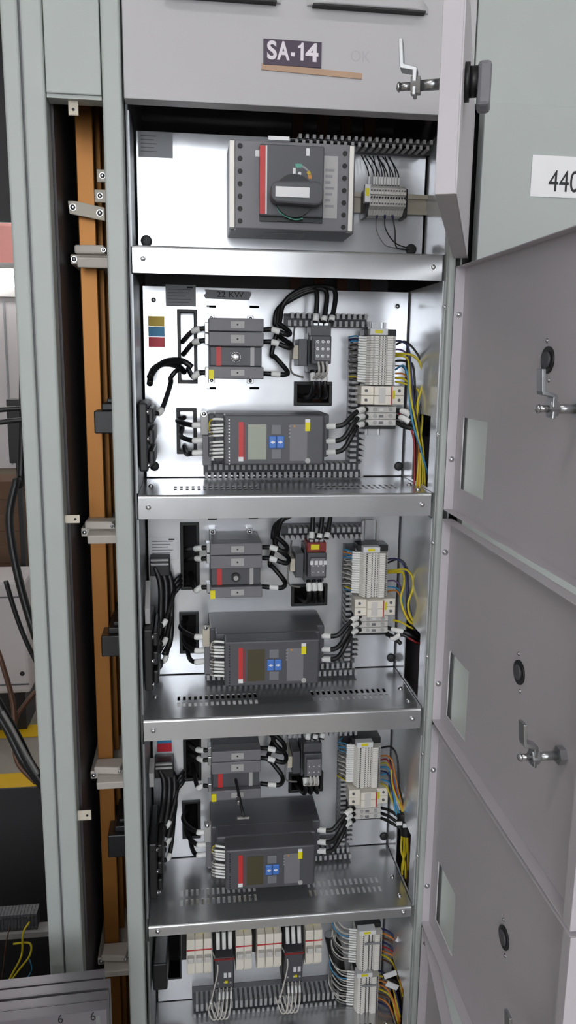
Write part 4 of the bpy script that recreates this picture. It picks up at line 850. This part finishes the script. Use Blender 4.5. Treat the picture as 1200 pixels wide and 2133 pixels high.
for k, pts in enumerate(([(0.4702,0.14,0.6639), (0.4831,0.12,0.67), (0.4974,0.105,0.6655), (0.5162,0.1,0.661)], [(0.4707,0.14,0.6518), (0.4816,0.12,0.6571), (0.4959,0.105,0.6527), (0.5147,0.1,0.6503)], [(0.4711,0.14,0.6408), (0.4806,0.122,0.6451), (0.4984,0.105,0.6417), (0.5152,0.1,0.6373)])):
    cable('power_cable', '%s brown-black cable leaving the power terminals to the right in the fourth bay' % ('upper', 'middle', 'lower')[k], pts, 0.0032, 'cable', 'outgoing power cables')
wr = thing('cable_wrap', 'black tape wrap with white tags round the wires of the fourth bay', 'cable wrap', (0.5101,0.092,0.6354))
MB().tube([(0.5021,0.095,0.68), (0.509,0.092,0.6601), (0.5116,0.09,0.6334)], 0.0125, 12).build('wrap', 'rubber', wr)
for p in ((0.4921,0.078,0.666), (0.5054,0.076,0.6621)): MB().box(p[0]-0.006, p[0]+0.006, p[1], p[1]+0.002, p[2]-0.004, p[2]+0.004).build('tag', 'label_white', wr)

# ------------------------------------------------------------------ plug-in contact housings on the left of the bays
for i, (y0, y1) in ((1, (835, 968)), (2, (1300, 1412)), (3, (1738, 1832))):
    bn = NAMES[i]+' bay'
    zT = {1: (0.0137,0.06,1.4977)[2], 2: (0.011,0.06,1.1027)[2], 3: (0.0077,0.06,0.6844)[2]}[i]; zL = zT-0.115
    t = thing('plug_housing', 'black plastic plug-in contact housing on the left wall of the %s' % bn, 'connector', (0.01, 0.08, zL), 'plug-in contact housings')
    MB().box(0.001, 0.016, 0.035, 0.17, zL, zT).build('body', 'plastic_black', t, bevel=0.003)
    for k in range(3): MB().box(0.016, 0.026, 0.045, 0.16, zL+0.008+0.036*k, zL+0.034+0.036*k).build('chamber', 'plastic_black', t, bevel=0.003)
    for k in range(3): screw((0.016, 0.04, zL+0.01+0.045*k), (0.6, -1, 0), 0.0034, t, 'chrome')
    for k in ((2,) if i == 1 else range(3)):
        z = zL+0.021+0.036*k
        cable('plug_cable', ('black cable rising from the plug housing in the second bay' if i == 1 else '%s black cable rising from the plug housing in the %s' % (('lower', 'middle', 'upper')[k], bn)), [(0.024, 0.12, z), (0.036, 0.13, z+0.004), (0.044+0.004*k, 0.165, z+0.05), (0.046+0.003*k, 0.185, z+0.10-0.02*k), (0.062, 0.19, z+0.125-0.026*k), (0.072, 0.215, z+0.128-0.026*k)], 0.0044, 'cable', 'plug housing cables', [(0.006, 0.024)])
# flat arms and thick black looms in the third and fourth bays
for i, (a, c) in ((2, ((0.0105,0.1,1.1686), (0.0052,0.06,1.1047))), (3, ((0.0122,0.1,0.8171), (0.0038,0.07,0.78)))):
    MB().prism([(c[1], c[2]), (c[1]+0.012, c[2]-0.004), (a[1]+0.01, a[2]-0.006), (a[1]+0.006, a[2]+0.004), (c[1]-0.004, c[2]+0.03)], 0.003, 0.012, 'x').build('cheek_arm', 'plastic_light', None, 'pale flat arm on the left wall of the %s bay' % NAMES[i], 'bracket', 'flat arms on the left wall', bevel=0.001)
LO = {2: [(0.0264,0.17,1.1812), (0.0369,0.165,1.1492), (0.0372,0.155,1.0997), (0.0342,0.14,1.057), (0.0228,0.12,1.0361)], 3: [(0.0272,0.17,0.7602), (0.0365,0.165,0.7383), (0.0363,0.155,0.7072), (0.0308,0.13,0.6808), (0.0235,0.11,0.6576)]}
for i in (2, 3):
    p = LO[i][0]
    cp = thing('loom_clamp', 'black clamp with pale bars above the cable loom in the %s bay' % NAMES[i], 'clamp', p)
    MB().box(p[0]-0.019, p[0]+0.019, 0.165, 0.199, p[2]-0.018, p[2]+0.018).build('body', 'plastic_black', cp, bevel=0.002)
    for k in range(2): MB().box(p[0]-0.017, p[0]+0.017, 0.162, 0.166, p[2]+0.004+0.008*k, p[2]+0.008+0.008*k).build('bar', 'plastic_light', cp, bevel=0.0008)
    for k in range(3):
        cable('loom_cable', '%s cable of the thick black loom on the left of the %s bay' % (('left', 'middle', 'right')[k], NAMES[i]), [(q[0]-0.010+0.010*k, q[1]+0.004*k, q[2]-(0.008*k if j > 2 else 0)) for j, q in enumerate(LO[i])], 0.0058, 'cable', 'black loom cables')
# second bay: thick cables sweeping in from the left
for k, pts in enumerate(([(0.018,0.1,1.527), (0.022,0.13,1.5497), (0.0398,0.16,1.5615), (0.0635,0.18,1.5582), (0.0771,0.21,1.5467)], [(0.0187,0.09,1.5388), (0.0284,0.12,1.5549), (0.0487,0.15,1.5667), (0.0741,0.17,1.567), (0.0914,0.17,1.556)])):
    cable('plug_cable', '%s thick black cable sweeping to the tall grommet in the second bay' % ('lower', 'upper')[k], pts, 0.0055, 'cable', 'sweeping black cables')

# ================================================================== bottom bay
Z5 = BAYZ[4]
pl = thing('mounting_plate', 'galvanised mounting plate behind the white breakers of the bottom bay', 'mounting plate', (0.25, YB, Z5))
MB().plate([0.004, 0.5005], [Z5+0.002, Z5+0.30], [(0.0143,0.0512,0.2512,0.358)], lambda a, c, y: (a, y, c), YB, YB+0.002).build('sheet', 'galv', pl)
ring(MB(), (0.0143,0.0512,0.2512,0.358), 0.004, YB-0.004, YB+0.005).build('grommet', 'rubber', pl, bevel=0.0012)
def mcb(px0, px1, poles, lab):
    r = (-0.2092,-0.115,0.3386,0.4382); x0, x1 = px0, px1; zt = (0.1381,0.13,0.4507)[2]; zb = (0.1376,0.13,0.3134)[2]; zm = (zt+zb)/2
    t = thing('miniature_breaker', lab, 'circuit breaker', ((x0+x1)/2, 0.15, zb), 'white breakers of the bottom bay'); w = (x1-x0)/poles
    f = [None]*6
    for k in range(poles):
        a = x0+w*k+0.0004; c = x0+w*(k+1)-0.0004
        p = MB().box(a, c, 0.132, 0.186, zb, zt).build('pole', 'mcb_white', t, bevel=0.0015)
        MB().box(a, c, 0.112, 0.132, zb+0.020, zt-0.040).build('nose', 'mcb_white', p, bevel=0.0015)
        MB().box(a+0.002, c-0.002, 0.102, 0.113, zm-0.018, zm-0.006).build('toggle', 'ivory_grey', p, bevel=0.0015)
        for z in (zb+0.009, zt-0.030): MB().cyl(((a+c)/2, 0.1322, z), ((a+c)/2, 0.1305, z), 0.0032, 12).build('terminal_screw', 'grey_ink', p)
    MB().box(x0, x1, 0.1112, 0.1125, zm+0.004, zm+0.0065).build('red_line', 'red', t)
    MB().box((x0+x1)/2-0.007, (x0+x1)/2+0.009, 0.1308, 0.1325, zt-0.043, zt-0.036).build('tag', 'label_yellow', t)
X5 = lambda p: p[0]
mcb((0.0675,0.13,0.3614)[0], (0.1189,0.13,0.3565)[0], 3, 'leftmost white three-pole breaker in the bottom bay')
mcb((0.1677,0.13,0.3576)[0], (0.2018,0.13,0.3544)[0], 2, 'white two-pole breaker between a contactor and a three-pole breaker in the bottom bay')
mcb((0.2118,0.13,0.3569)[0], (0.2634,0.13,0.352)[0], 3, 'middle white three-pole breaker in the bottom bay')
mcb((0.3123,0.13,0.3521)[0], (0.3483,0.13,0.3487)[0], 2, 'rightmost white two-pole breaker in the bottom bay')
for k, (px, py) in enumerate(((((0.1225,0.12,0.3534)[0], (0.1651,0.12,0.3493)[0])), (((0.2663,0.12,0.3453)[0], (0.309,0.12,0.3412)[0])))):
    x0, x1 = px, py; zt = (0.1444,0.12,0.419)[2]; zb = (0.144,0.12,0.2732)[2]
    side = ('left', 'right')[k]
    ct = thing('small_contactor', '%s small black contactor between white breakers in the bottom bay' % side, 'contactor', ((x0+x1)/2, 0.15, zb), 'small black contactors')
    MB().box(x0, x1, 0.13, 0.186, zb, zt).build('base', 'plastic_black', ct, bevel=0.0015)
    MB().box(x0+0.003, x1-0.003, 0.10, 0.13, zb+0.03, zt-0.045).build('body', 'plastic_dark', ct, bevel=0.0015)
    MB().box(x0+0.001, x1-0.001, 0.0985, 0.1005, zt-0.050, zt-0.046).build('red_band', 'red_dark', ct)
    for j in range(3):
        x = x0+0.009+j*(x1-x0-0.018)/2; MB().cyl((x, 0.112, zt-0.034), (x, 0.124, zt-0.004), 0.0042, 12).build('marker_sleeve', 'marker', ct)
        screw((x, 0.10, zb+0.042), (0, -1, 0), 0.002, ct, 'zinc')
    for j in range(2): MB().box(x0+0.020+0.009*j, x0+0.026+0.009*j, 0.0985, 0.1005, zb+0.055, zb+0.066).build('tag', 'label_white', ct)
    MB().box(x0+0.022, x0+0.028, 0.0982, 0.1005, zb+0.042, zb+0.047).build('tag', 'label_yellow', ct)
    for j in range(4):
        x = x0+0.012+0.008*j
        cable('control_wire', '%s pale wire looping below the %s contactor in the bottom bay' % (ORD[j], side), [(x, 0.12, zb+0.02), (x-0.002, 0.095, zb-0.004), (x-0.008, 0.085, zb-0.026), (x-0.018, 0.09, zb-0.03), (x-0.028, 0.11, zb-0.010)], 0.0015, 'wire_white', 'pale wires of the bottom bay', [(0.010, 0.028)], n=6, cat='wire', mr=1.6)
    cable('control_wire', 'long pale wire hanging left of the %s contactor in the bottom bay' % side, [(x0-0.004, 0.128, zt-0.05), (x0+0.008, 0.098, zt-0.064), (x0-0.002, 0.09, zb+0.03), (x0-0.012, 0.10, zb-0.02)], 0.0017, 'wire_white', 'pale wires of the bottom bay', [(-0.030, -0.02)], n=6, cat='wire', mr=1.6)
for nm, r in (('black strip left of the white breakers in the bottom bay', (0.0566,0.0665,0.3334,0.3963)), ('black spacer between the white breakers in the bottom bay', (0.2025,0.2126,0.3395,0.4028))):
    MB().rect(r, 0.15, YB-0.001).build('spacer', 'plastic_black', None, nm, 'spacer', bevel=0.001)
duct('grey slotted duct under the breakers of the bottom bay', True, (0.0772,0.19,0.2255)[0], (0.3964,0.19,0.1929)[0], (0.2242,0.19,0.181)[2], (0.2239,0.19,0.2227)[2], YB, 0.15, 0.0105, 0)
for k, (pz0, pz1) in enumerate((((0.4485,0.12,0.3825)[2], (0.4514,0.12,0.296)[2]), ((0.4477,0.12,0.2799)[2], (0.4507,0.12,0.1889)[2]))):
    xL = (0.4281,0.12,0.3415)[0] if k == 0 else (0.4259,0.12,0.2418)[0]; xR = (0.4803,0.12,0.3366)[0] if k == 0 else (0.4765,0.12,0.2366)[0]; xc = (xL+xR)/2
    w = ('upper', 'lower')[k]
    ts = thing('terminal_strip', '%s strip of white terminals in the bottom bay' % w, 'terminal block', (xc, 0.15, pz1), 'bottom bay terminal strips')
    n = 18; pz = (pz0-pz1)/n; f = None
    pr = [(xL, 0.178), (xL, 0.135), (xL+0.004, 0.124), (xL+0.012, 0.119), (xc-0.010, 0.119), (xc-0.009, 0.123), (xc+0.007, 0.123), (xc+0.008, 0.119), (xR-0.008, 0.119), (xR, 0.128), (xR, 0.178)]
    for j in range(n):
        if f is None: f = MB().prism(pr, pz1+0.0003, pz1+pz-0.0003, 'z').build('terminal', 'ivory', ts)
        else: again(f, (0, 0, pz*j), ts)
    hb = MB()
    for j in range(n):
        for x in (xL+0.010, xc-0.004, xc+0.003, xR-0.005): hb.cyl((x, 0.124, pz1+pz*(j+0.5)), (x, 0.1183, pz1+pz*(j+0.5)), 0.0012, 8)
    hb.build('terminal_screws', 'grey_ink', ts, kind='stuff')
    MB().box(xL-0.002, xR, 0.14, 0.178, pz0, pz0+0.010).build('end_bracket', 'plastic_black', ts, bevel=0.001)
    lc = MB().box(xL, xR-0.016, 0.12, 0.14, pz0+0.0005, pz0+0.010).build('label_carrier', 'label_white', ts, bevel=0.0005)
    MB().box(xL+0.010, xL+0.025, 0.1194, 0.12, pz0+0.003, pz0+0.008).build('label', 'label_yellow', lc)
    MB().box(xL+0.012, xR-0.006, 0.1178, 0.119, pz0-0.022, pz0-0.017).build('marker_strip', 'label_grey', ts)
    for j in range(14):
        z = pz0-(pz0-pz1)*(j+0.6)/14.5; xs = xL-0.045+random.uniform(-0.006, 0.004)
        cable('control_wire', '%s pale wire from the top, left of the %s strip in the bottom bay' % (ORD[j], w), [(xs+0.006, 0.185, z+0.035+0.002*j), (xs, 0.165, z+0.02), (xs+0.014, 0.15, z+0.004), (xL-0.012, 0.145, z), (xL+0.001, 0.142, z)], 0.0014, ['wire_white', 'cable_grey', 'wire_white', 'wire_blue'][j % 4] if j < 4 else ['wire_white', 'cable_grey'][j % 2], 'wires left of the bottom strips', [(-0.018, -0.001)], n=6, cat='wire', mr=1.5)
    mm = ['wire_navy', 'wire_orange', 'wire_brown', 'wire_navy', 'wire_red', 'wire_orange', 'wire_yellow', 'wire_brown'] if k == 0 else ['wire_navy', 'wire_yellow', 'wire_orange', 'wire_orange', 'wire_yellow', 'wire_brown', 'wire_orange', 'wire_navy']
    for j in range(8):
        z = pz0-(pz0-pz1)*(j+0.6)/8.2
        cable('field_wire', '%s coloured wire from the top, right of the %s strip in the bottom bay' % (ORD[j], w), [(xR-0.001, 0.145, z), (xR+0.012, 0.132, z+0.003), (xR+0.024+0.003*(j % 3), 0.12, z-0.004), (xR+0.032, 0.10, z-0.024), (xR+0.040, 0.09, z-0.06)], 0.0021, mm[j], 'wires right of the bottom strips', n=7, cat='wire')
MB().tube([(0.3812,0.185,0.3388), (0.3911,0.175,0.2922), (0.398,0.17,0.2354), (0.407,0.175,0.1747)], 0.016, 12).build('cable_loom', 'cable', None, 'thick black wire loom between breakers and strips in the bottom bay', 'cable loom')
for k, (p, a) in enumerate((((0.5129,0.09,0.3876), 0.5), ((0.4903,0.09,0.3093), -0.3), ((0.494,0.085,0.2867), 0.5))):
    b = MB().box(-0.014, 0.014, -0.001, 0.001, -0.006, 0.006); ca, sa = math.cos(a), math.sin(a)
    b.xf(lambda q: (p[0]+q[0]*ca+q[2]*sa, p[1]+q[1], p[2]-q[0]*sa+q[2]*ca))
    b.build('cable_tag', 'label_white', None, '%s white cable tag hanging right of the strips in the bottom bay' % ('top', 'middle', 'lowest')[k], 'tag', 'white cable tags')
for k, pts in enumerate(([(0.5196,0.1,0.3902), (0.5144,0.1,0.3677), (0.51,0.1,0.3218), (0.5208,0.1,0.2622), (0.5355,0.1,0.2132)], [(0.4856,0.12,0.2773), (0.5065,0.1,0.2813), (0.5258,0.1,0.244), (0.5366,0.1,0.1891)], [(0.5304,0.11,0.3982), (0.5287,0.11,0.3405), (0.5336,0.11,0.2755), (0.5441,0.11,0.2028)])):
    cable('power_cable', '%s black cable at the right edge of the bottom bay' % ('left', 'middle', 'right')[k], pts, 0.0045, 'cable', 'black cables at the right of the bottom bay')
MB().prism([(0.06, (-0.0053,0.06,0.4066)[2]), (0.19, (0.0176,0.19,0.3618)[2]+0.02), (0.19, (0.0176,0.19,0.3618)[2]-0.06), (0.06, (-0.0053,0.06,0.4066)[2]-0.06)], 0.002, 0.03, 'x').build('plug_housing', 'plastic_black', None, 'slanting black plug housing on the left wall of the bottom bay', 'connector', bevel=0.003)

# ================================================================== seen past the left-hand posts
# lower interior of the open neighbouring frame
lf = thing('open_cabinet', 'dark lower part of the open neighbouring cabinet at the left edge', 'cabinet', (-0.35, 0.4, 0))
MB().box(-0.75, -0.18, 0.42, 0.425, 0.0, (-0.3145,0.42,0.5922)[2]).build('rear_plate', 'dark_inside', lf)
MB().box(-0.75, -0.18, 0.42, 0.425, (-0.2786,0.42,1.8376)[2], 2.2).build('upper_plate', 'dark_inside', lf)
MB().box(-0.75, -0.18, 0.03, 0.42, 0.05, 0.06).build('floor_plate', 'dark_inside', lf)
MB().box(-0.75, -0.178, 0.20, 0.23, (-0.2799,0.2,0.3863)[2]-0.012, (-0.2799,0.2,0.3863)[2]).build('cross_rail', 'plastic_light', lf)
for y in (0.0, 0.385): MB().box(-0.79, -0.75, y, y+0.04, 0.0, 2.2).build('upright', 'paint', lf, bevel=0.003)
MB().box(-0.79, -0.182, 0.03, 0.425, 2.2, 2.205).build('roof_panel', 'paint', lf)
tb = thing('terminal_strip', 'dark terminal strip low in the open cabinet at the left edge', 'terminal block', (-0.2718,0.19,0.4107))
x0 = (-0.3415,0.19,0.445)[0]; x1 = (-0.2349,0.19,0.4357)[0]; z0 = (-0.2763,0.19,0.4168)[2]; z1 = (-0.2744,0.19,0.4537)[2]; f = None
for k in range(16):
    w = (x1-x0)/16
    if f is None: f = MB().box(x0, x0+w-0.0008, 0.17, 0.20, z0, z1).build('terminal', 'plastic_dark', tb)
    else: again(f, (w*k, 0, 0), tb)
hb = MB()
for k in range(16):
    for z in (z0+0.006, z1-0.006): hb.cyl((x0+(x1-x0)*(k+0.45)/16, 0.1705, z), (x0+(x1-x0)*(k+0.45)/16, 0.168, z), 0.0018, 8)
hb.build('terminal_screws', 'zinc', tb, kind='stuff')
for k, (m, pts, lab) in enumerate((('wire_yellow', [(-0.248,0.16,0.4439), (-0.2601,0.15,0.4254), (-0.263,0.14,0.3842), (-0.2814,0.13,0.3502), (-0.2996,0.12,0.3166)], 'longer yellow wire drooping in the open cabinet at the left edge'),
    ('wire_yellow', [(-0.2826,0.16,0.3959), (-0.2481,0.15,0.4021), (-0.2471,0.14,0.3827), (-0.2669,0.13,0.3599), (-0.2944,0.12,0.3272)], 'yellow wire bent round in the open cabinet at the left edge'),
    ('wire_blue', [(-0.2563,0.17,0.3523), (-0.2497,0.16,0.3319), (-0.2639,0.15,0.3138), (-0.2907,0.14,0.3029)], 'thin blue wire low in the open cabinet at the left edge'),
    ('wire_brown', [(-0.2905,0.17,0.4285), (-0.2978,0.16,0.3928), (-0.3013,0.15,0.3569), (-0.3091,0.14,0.3104)], 'brown wire low in the open cabinet at the left edge'))):
    cable('loose_wire', lab, pts, 0.0022 if k < 2 else 0.0013, m, 'loose wires of the open cabinet', n=7, cat='wire')
for k, (pts, r, m, lab) in enumerate((
    ([(-0.3329,0.3,0.8851), (-0.302,0.28,0.8394), (-0.2716,0.26,0.7889), (-0.2507,0.25,0.7446), (-0.2194,0.24,0.6942)], 0.010, 'cable', 'thick black cable slanting across the yellow stripes'),
    ([(-0.3348,0.3,0.853), (-0.2989,0.28,0.807), (-0.2687,0.26,0.751), (-0.2242,0.24,0.6944)], 0.008, 'cable', 'second black cable just below the thick slanting one'),
    ([(-0.3038,0.27,0.8528), (-0.2793,0.25,0.821), (-0.2567,0.24,0.7772), (-0.2303,0.23,0.7309)], 0.004, 'cable_grey', 'pale grey cable between the slanting black cables'),
    ([(-0.3728,0.5,0.929), (-0.3456,0.48,0.8535), (-0.326,0.46,0.7785), (-0.3235,0.44,0.7046), (-0.3134,0.42,0.6548), (-0.272,0.4,0.6157)], 0.006, 'wire_brown', 'brown cable hanging past the white box and curving right'),
    ([(-0.2821,0.5,0.7945), (-0.3068,0.48,0.7684), (-0.3236,0.46,0.7426), (-0.3308,0.45,0.6878)], 0.006, 'wire_brown', 'short brown cable crossing the hanging one'),
    ([(-0.3262,0.7,1.3481), (-0.3397,0.68,1.2731), (-0.3557,0.66,1.1927), (-0.3488,0.64,1.1125), (-0.3285,0.62,1.0077), (-0.2961,0.6,0.8898)], 0.010, 'cable', 'long dark cable hanging between frame and white box'),
    ([(-0.3481,0.55,1.0527), (-0.3322,0.55,0.9814), (-0.3154,0.55,0.9209), (-0.2977,0.55,0.8717), (-0.2714,0.55,0.8092)], 0.006, 'cable', 'thin dark cable in front of the white box'),
    ([(-0.3666,0.6,1.4486), (-0.3289,0.6,1.4521), (-0.2909,0.6,1.4546)], 0.006, 'cable', 'upper horizontal dark cable at the left edge'),
    ([(-0.3684,0.6,1.4187), (-0.3303,0.6,1.4243), (-0.2923,0.6,1.4278)], 0.006, 'cable', 'lower horizontal dark cable at the left edge'))):
    if k in (0, 1, 3, 7, 8): pts = [tuple(pts[0][j]+(pts[0][j]-pts[1][j])*(-0.752-pts[0][0])/(pts[0][0]-pts[1][0])*g_*(1, 1, 0.75)[j] for j in range(3)) for g_ in (1, 0.8, 0.6, 0.4, 0.2)]+pts
    if k == 5: pts = [(pts[0][0]+0.06, 0.7, 2.3)]+pts
    cable('loose_cable', lab, pts, r, m, 'loose cables behind the left posts', n=8)
# things standing in the hall behind
bxr = (-0.9307,-0.5918,0.1796,0.6716)
wb = thing('white_cabinet', 'low white cabinet standing on the hall floor behind the posts', 'cabinet', ((bxr[0]+bxr[1])/2, 2.1, bxr[2]))
MB().box(bxr[0], bxr[1], 1.9, 2.15, bxr[2], bxr[3]).build('body', 'box_white', wb, bevel=0.015)
MB().box(bxr[0], bxr[1]-0.004, 1.895, 1.901, bxr[3]-0.07, bxr[3]-0.065).build('seam', 'grey_ink', wb)
MB().box(bxr[0], bxr[1]-0.004, 1.895, 1.901, bxr[2]+0.04, bxr[2]+0.045).build('seam', 'grey_ink', wb)
screw((bxr[1]-0.03, 1.9, bxr[2]+0.09), (0, -1, 0), 0.008, wb, 'ink')
MB().box(bxr[0]+0.02, bxr[1]-0.03, 1.93, 2.13, 0.0, bxr[2]).build('plinth', 'plastic_black', wb)
tbz = (-0.6265,1.8,0.7408)[2]
tbn = thing('work_table', 'dark-topped work table beyond the white cabinet', 'table', (-0.9, 2.8, 0))
MB().box(-1.6, (-0.6372,2.6,0.5226)[0], 2.5, 3.1, (-0.7886,2.5,0.5411)[2]-0.03, (-0.7886,2.5,0.5411)[2]).build('table_top', 'plastic_black', tbn, bevel=0.004)
for x in (-1.55, (-0.6372,2.6,0.5226)[0]-0.04):
    for y in (2.53, 3.05): MB().box(x, x+0.035, y, y+0.035, 0.0, (-0.7886,2.5,0.5411)[2]-0.03).build('leg', 'plastic_dark', tbn)
q = (-1.0484,-0.6988,0.523,0.9576)
mat('cardboard', (96, 70, 50), 0.7, noise=0.1, scale=6)
ck = thing('brown_crate', 'brown crate standing on the dark-topped work table', 'crate', ((q[0]+q[1])/2, 2.8, (-0.7886,2.5,0.5411)[2]))
MB().box(q[0], q[1], 2.6, 3.0, (-0.7886,2.5,0.5411)[2], q[3]).build('body', 'cardboard', ck, bevel=0.006)
for k in range(3): MB().box(q[0], q[1], 2.592, 2.6, (-0.7886,2.5,0.5411)[2]+0.03+0.16*k, (-0.7886,2.5,0.5411)[2]+0.12+0.16*k).build('slat', 'cardboard', ck, bevel=0.003)
cr = (-0.9292,-0.7064,1.3748,1.7798)
wl = thing('wall_panel_cabinet', 'tall pale cabinet with ribbed side far behind the posts', 'cabinet', ((cr[0]+cr[1])/2, 3.4, 0))
MB().box(cr[0]-0.4, cr[1]+0.06, 3.3, 3.9, 0.95, cr[3]+0.12).build('body', 'box_white', wl)
f = MB().box(cr[1]-0.02, cr[1]-0.01, 3.292, 3.3, 0.97, cr[3]+0.1).build('rib', 'label_grey', wl)
for k in range(1, 6): again(f, (-0.1*k, 0, 0), wl)
MB().box(cr[0]-0.4, cr[1]+0.06, 3.28, 3.9, cr[3]+0.12, cr[3]+0.17).build('top_rail', 'plastic_light', wl)
MB().box(cr[0]-0.38, cr[1]+0.04, 3.34, 3.88, 0.0, 0.95).build('base', 'beige', wl)
q = (-0.9094,-0.716,1.7905,2.0059)
mc = thing('red_machine', 'pinkish red machine guard on the far cabinet under a lamp', 'machine', ((q[0]+q[1])/2, 3.5, cr[3]+0.17))
MB().box(q[0]-0.4, q[1]+0.05, 3.35, 3.8, cr[3]+0.17, cr[3]+0.52).build('guard', 'machine_red_lit', mc, bevel=0.02)
MB().box(q[0]-0.4, q[1]+0.08, 3.32, 3.83, cr[3]+0.17, cr[3]+0.22).build('foot', 'label_white', mc)
lp = (-0.8749,3.2,2.0386)
wlamp = thing('work_lamp', 'small glaring work lamp above the red machine', 'lamp', lp)
MB().box(lp[0]-0.20, lp[0]+0.025, 3.19, 3.26, lp[2]-0.03, lp[2]+0.0).build('lamp_tube', 'lamp', wlamp, bevel=0.01)
MB().box(lp[0]-0.22, lp[0]+0.04, 3.18, 3.30, lp[2], lp[2]+0.03).build('lamp_hood', 'plastic_light', wlamp, bevel=0.006)
MB().box(lp[0]-0.10, lp[0]-0.08, 3.30, 3.345, lp[2]-0.14, lp[2]+0.03).build('lamp_bracket', 'plastic_light', wlamp)
sp_ = (-0.6343,2.2,1.2759)
spk = thing('dark_post', 'dark square post standing behind the horizontal cables', 'post', (sp_[0], 2.2, 0))
MB().box((-0.6935,2.2,1.2551)[0], (-0.6334,2.2,1.2552)[0], 2.2, 2.3, (-0.6726,2.2,1.1193)[2], (-0.6582,2.2,1.3951)[2]).build('shaft', 'plastic_black', spk, bevel=0.004)
MB().box((-0.6735,2.2,1.2551)[0], (-0.6535,2.2,1.2552)[0], 2.23, 2.27, 0, (-0.6726,2.2,1.1193)[2]).build('stem', 'plastic_black', spk)

# ================================================================== spare covers leaning at lower left
ys = (-0.16, -0.185, -0.21, -0.235)
zt = ((-0.0641,-0.16,0.5804)[2], (-0.0546,-0.185,0.5832)[2], (-0.0536,-0.21,0.5841)[2], (-0.0523,-0.235,0.5892)[2]); xr = ((-0.0633,-0.16,0.5803)[0], (-0.0517,-0.185,0.5802)[0], (-0.0522,-0.21,0.5813)[0], (-0.0511,-0.235,0.5831)[0])
MATC = ['panel_alu']*4
for k in range(4):
    y = ys[k]; x1 = xr[k]; z1 = zt[k]; x0 = x1-0.62
    t = thing('spare_cover', '%s loose metal cover stacked at the lower left corner' % ('rearmost', 'second from the back', 'third from the back', 'front, marked')[k], 'panel', ((x0+x1)/2, y, 0), 'stack of loose covers')
    sk = 0.03
    S = lambda p: (p[0], p[1], p[2]-sk*(x1-p[0]))
    MB().box(x0, x1, y, y+0.0015, 0.02, z1).xf(S).build('face', 'panel_alu', t)
    MB().box(x0, x1, y+0.0015, y+0.019, z1-0.0015, z1).xf(S).build('top_flange', 'panel_alu', t, bevel=0.0006)
    MB().box(x1-0.0015, x1, y+0.0015, y+0.019, 0.02, z1-0.0015).xf(S).build('side_flange', 'panel_alu', t, bevel=0.0006)
    if k == 3:
        for p in ((-0.1245,-0.2355,0.5727), (-0.0759,-0.2355,0.5725)): text('6', 'ink', t, lambda a, b: (p[0]+a, y-0.0004, p[2]+b), 0.022, 0.008)
        MB().box(x1-0.016, x1-0.010, y-0.001, y, 0.03, z1-0.01).xf(S).build('edge_bead', 'galv_dull', t)
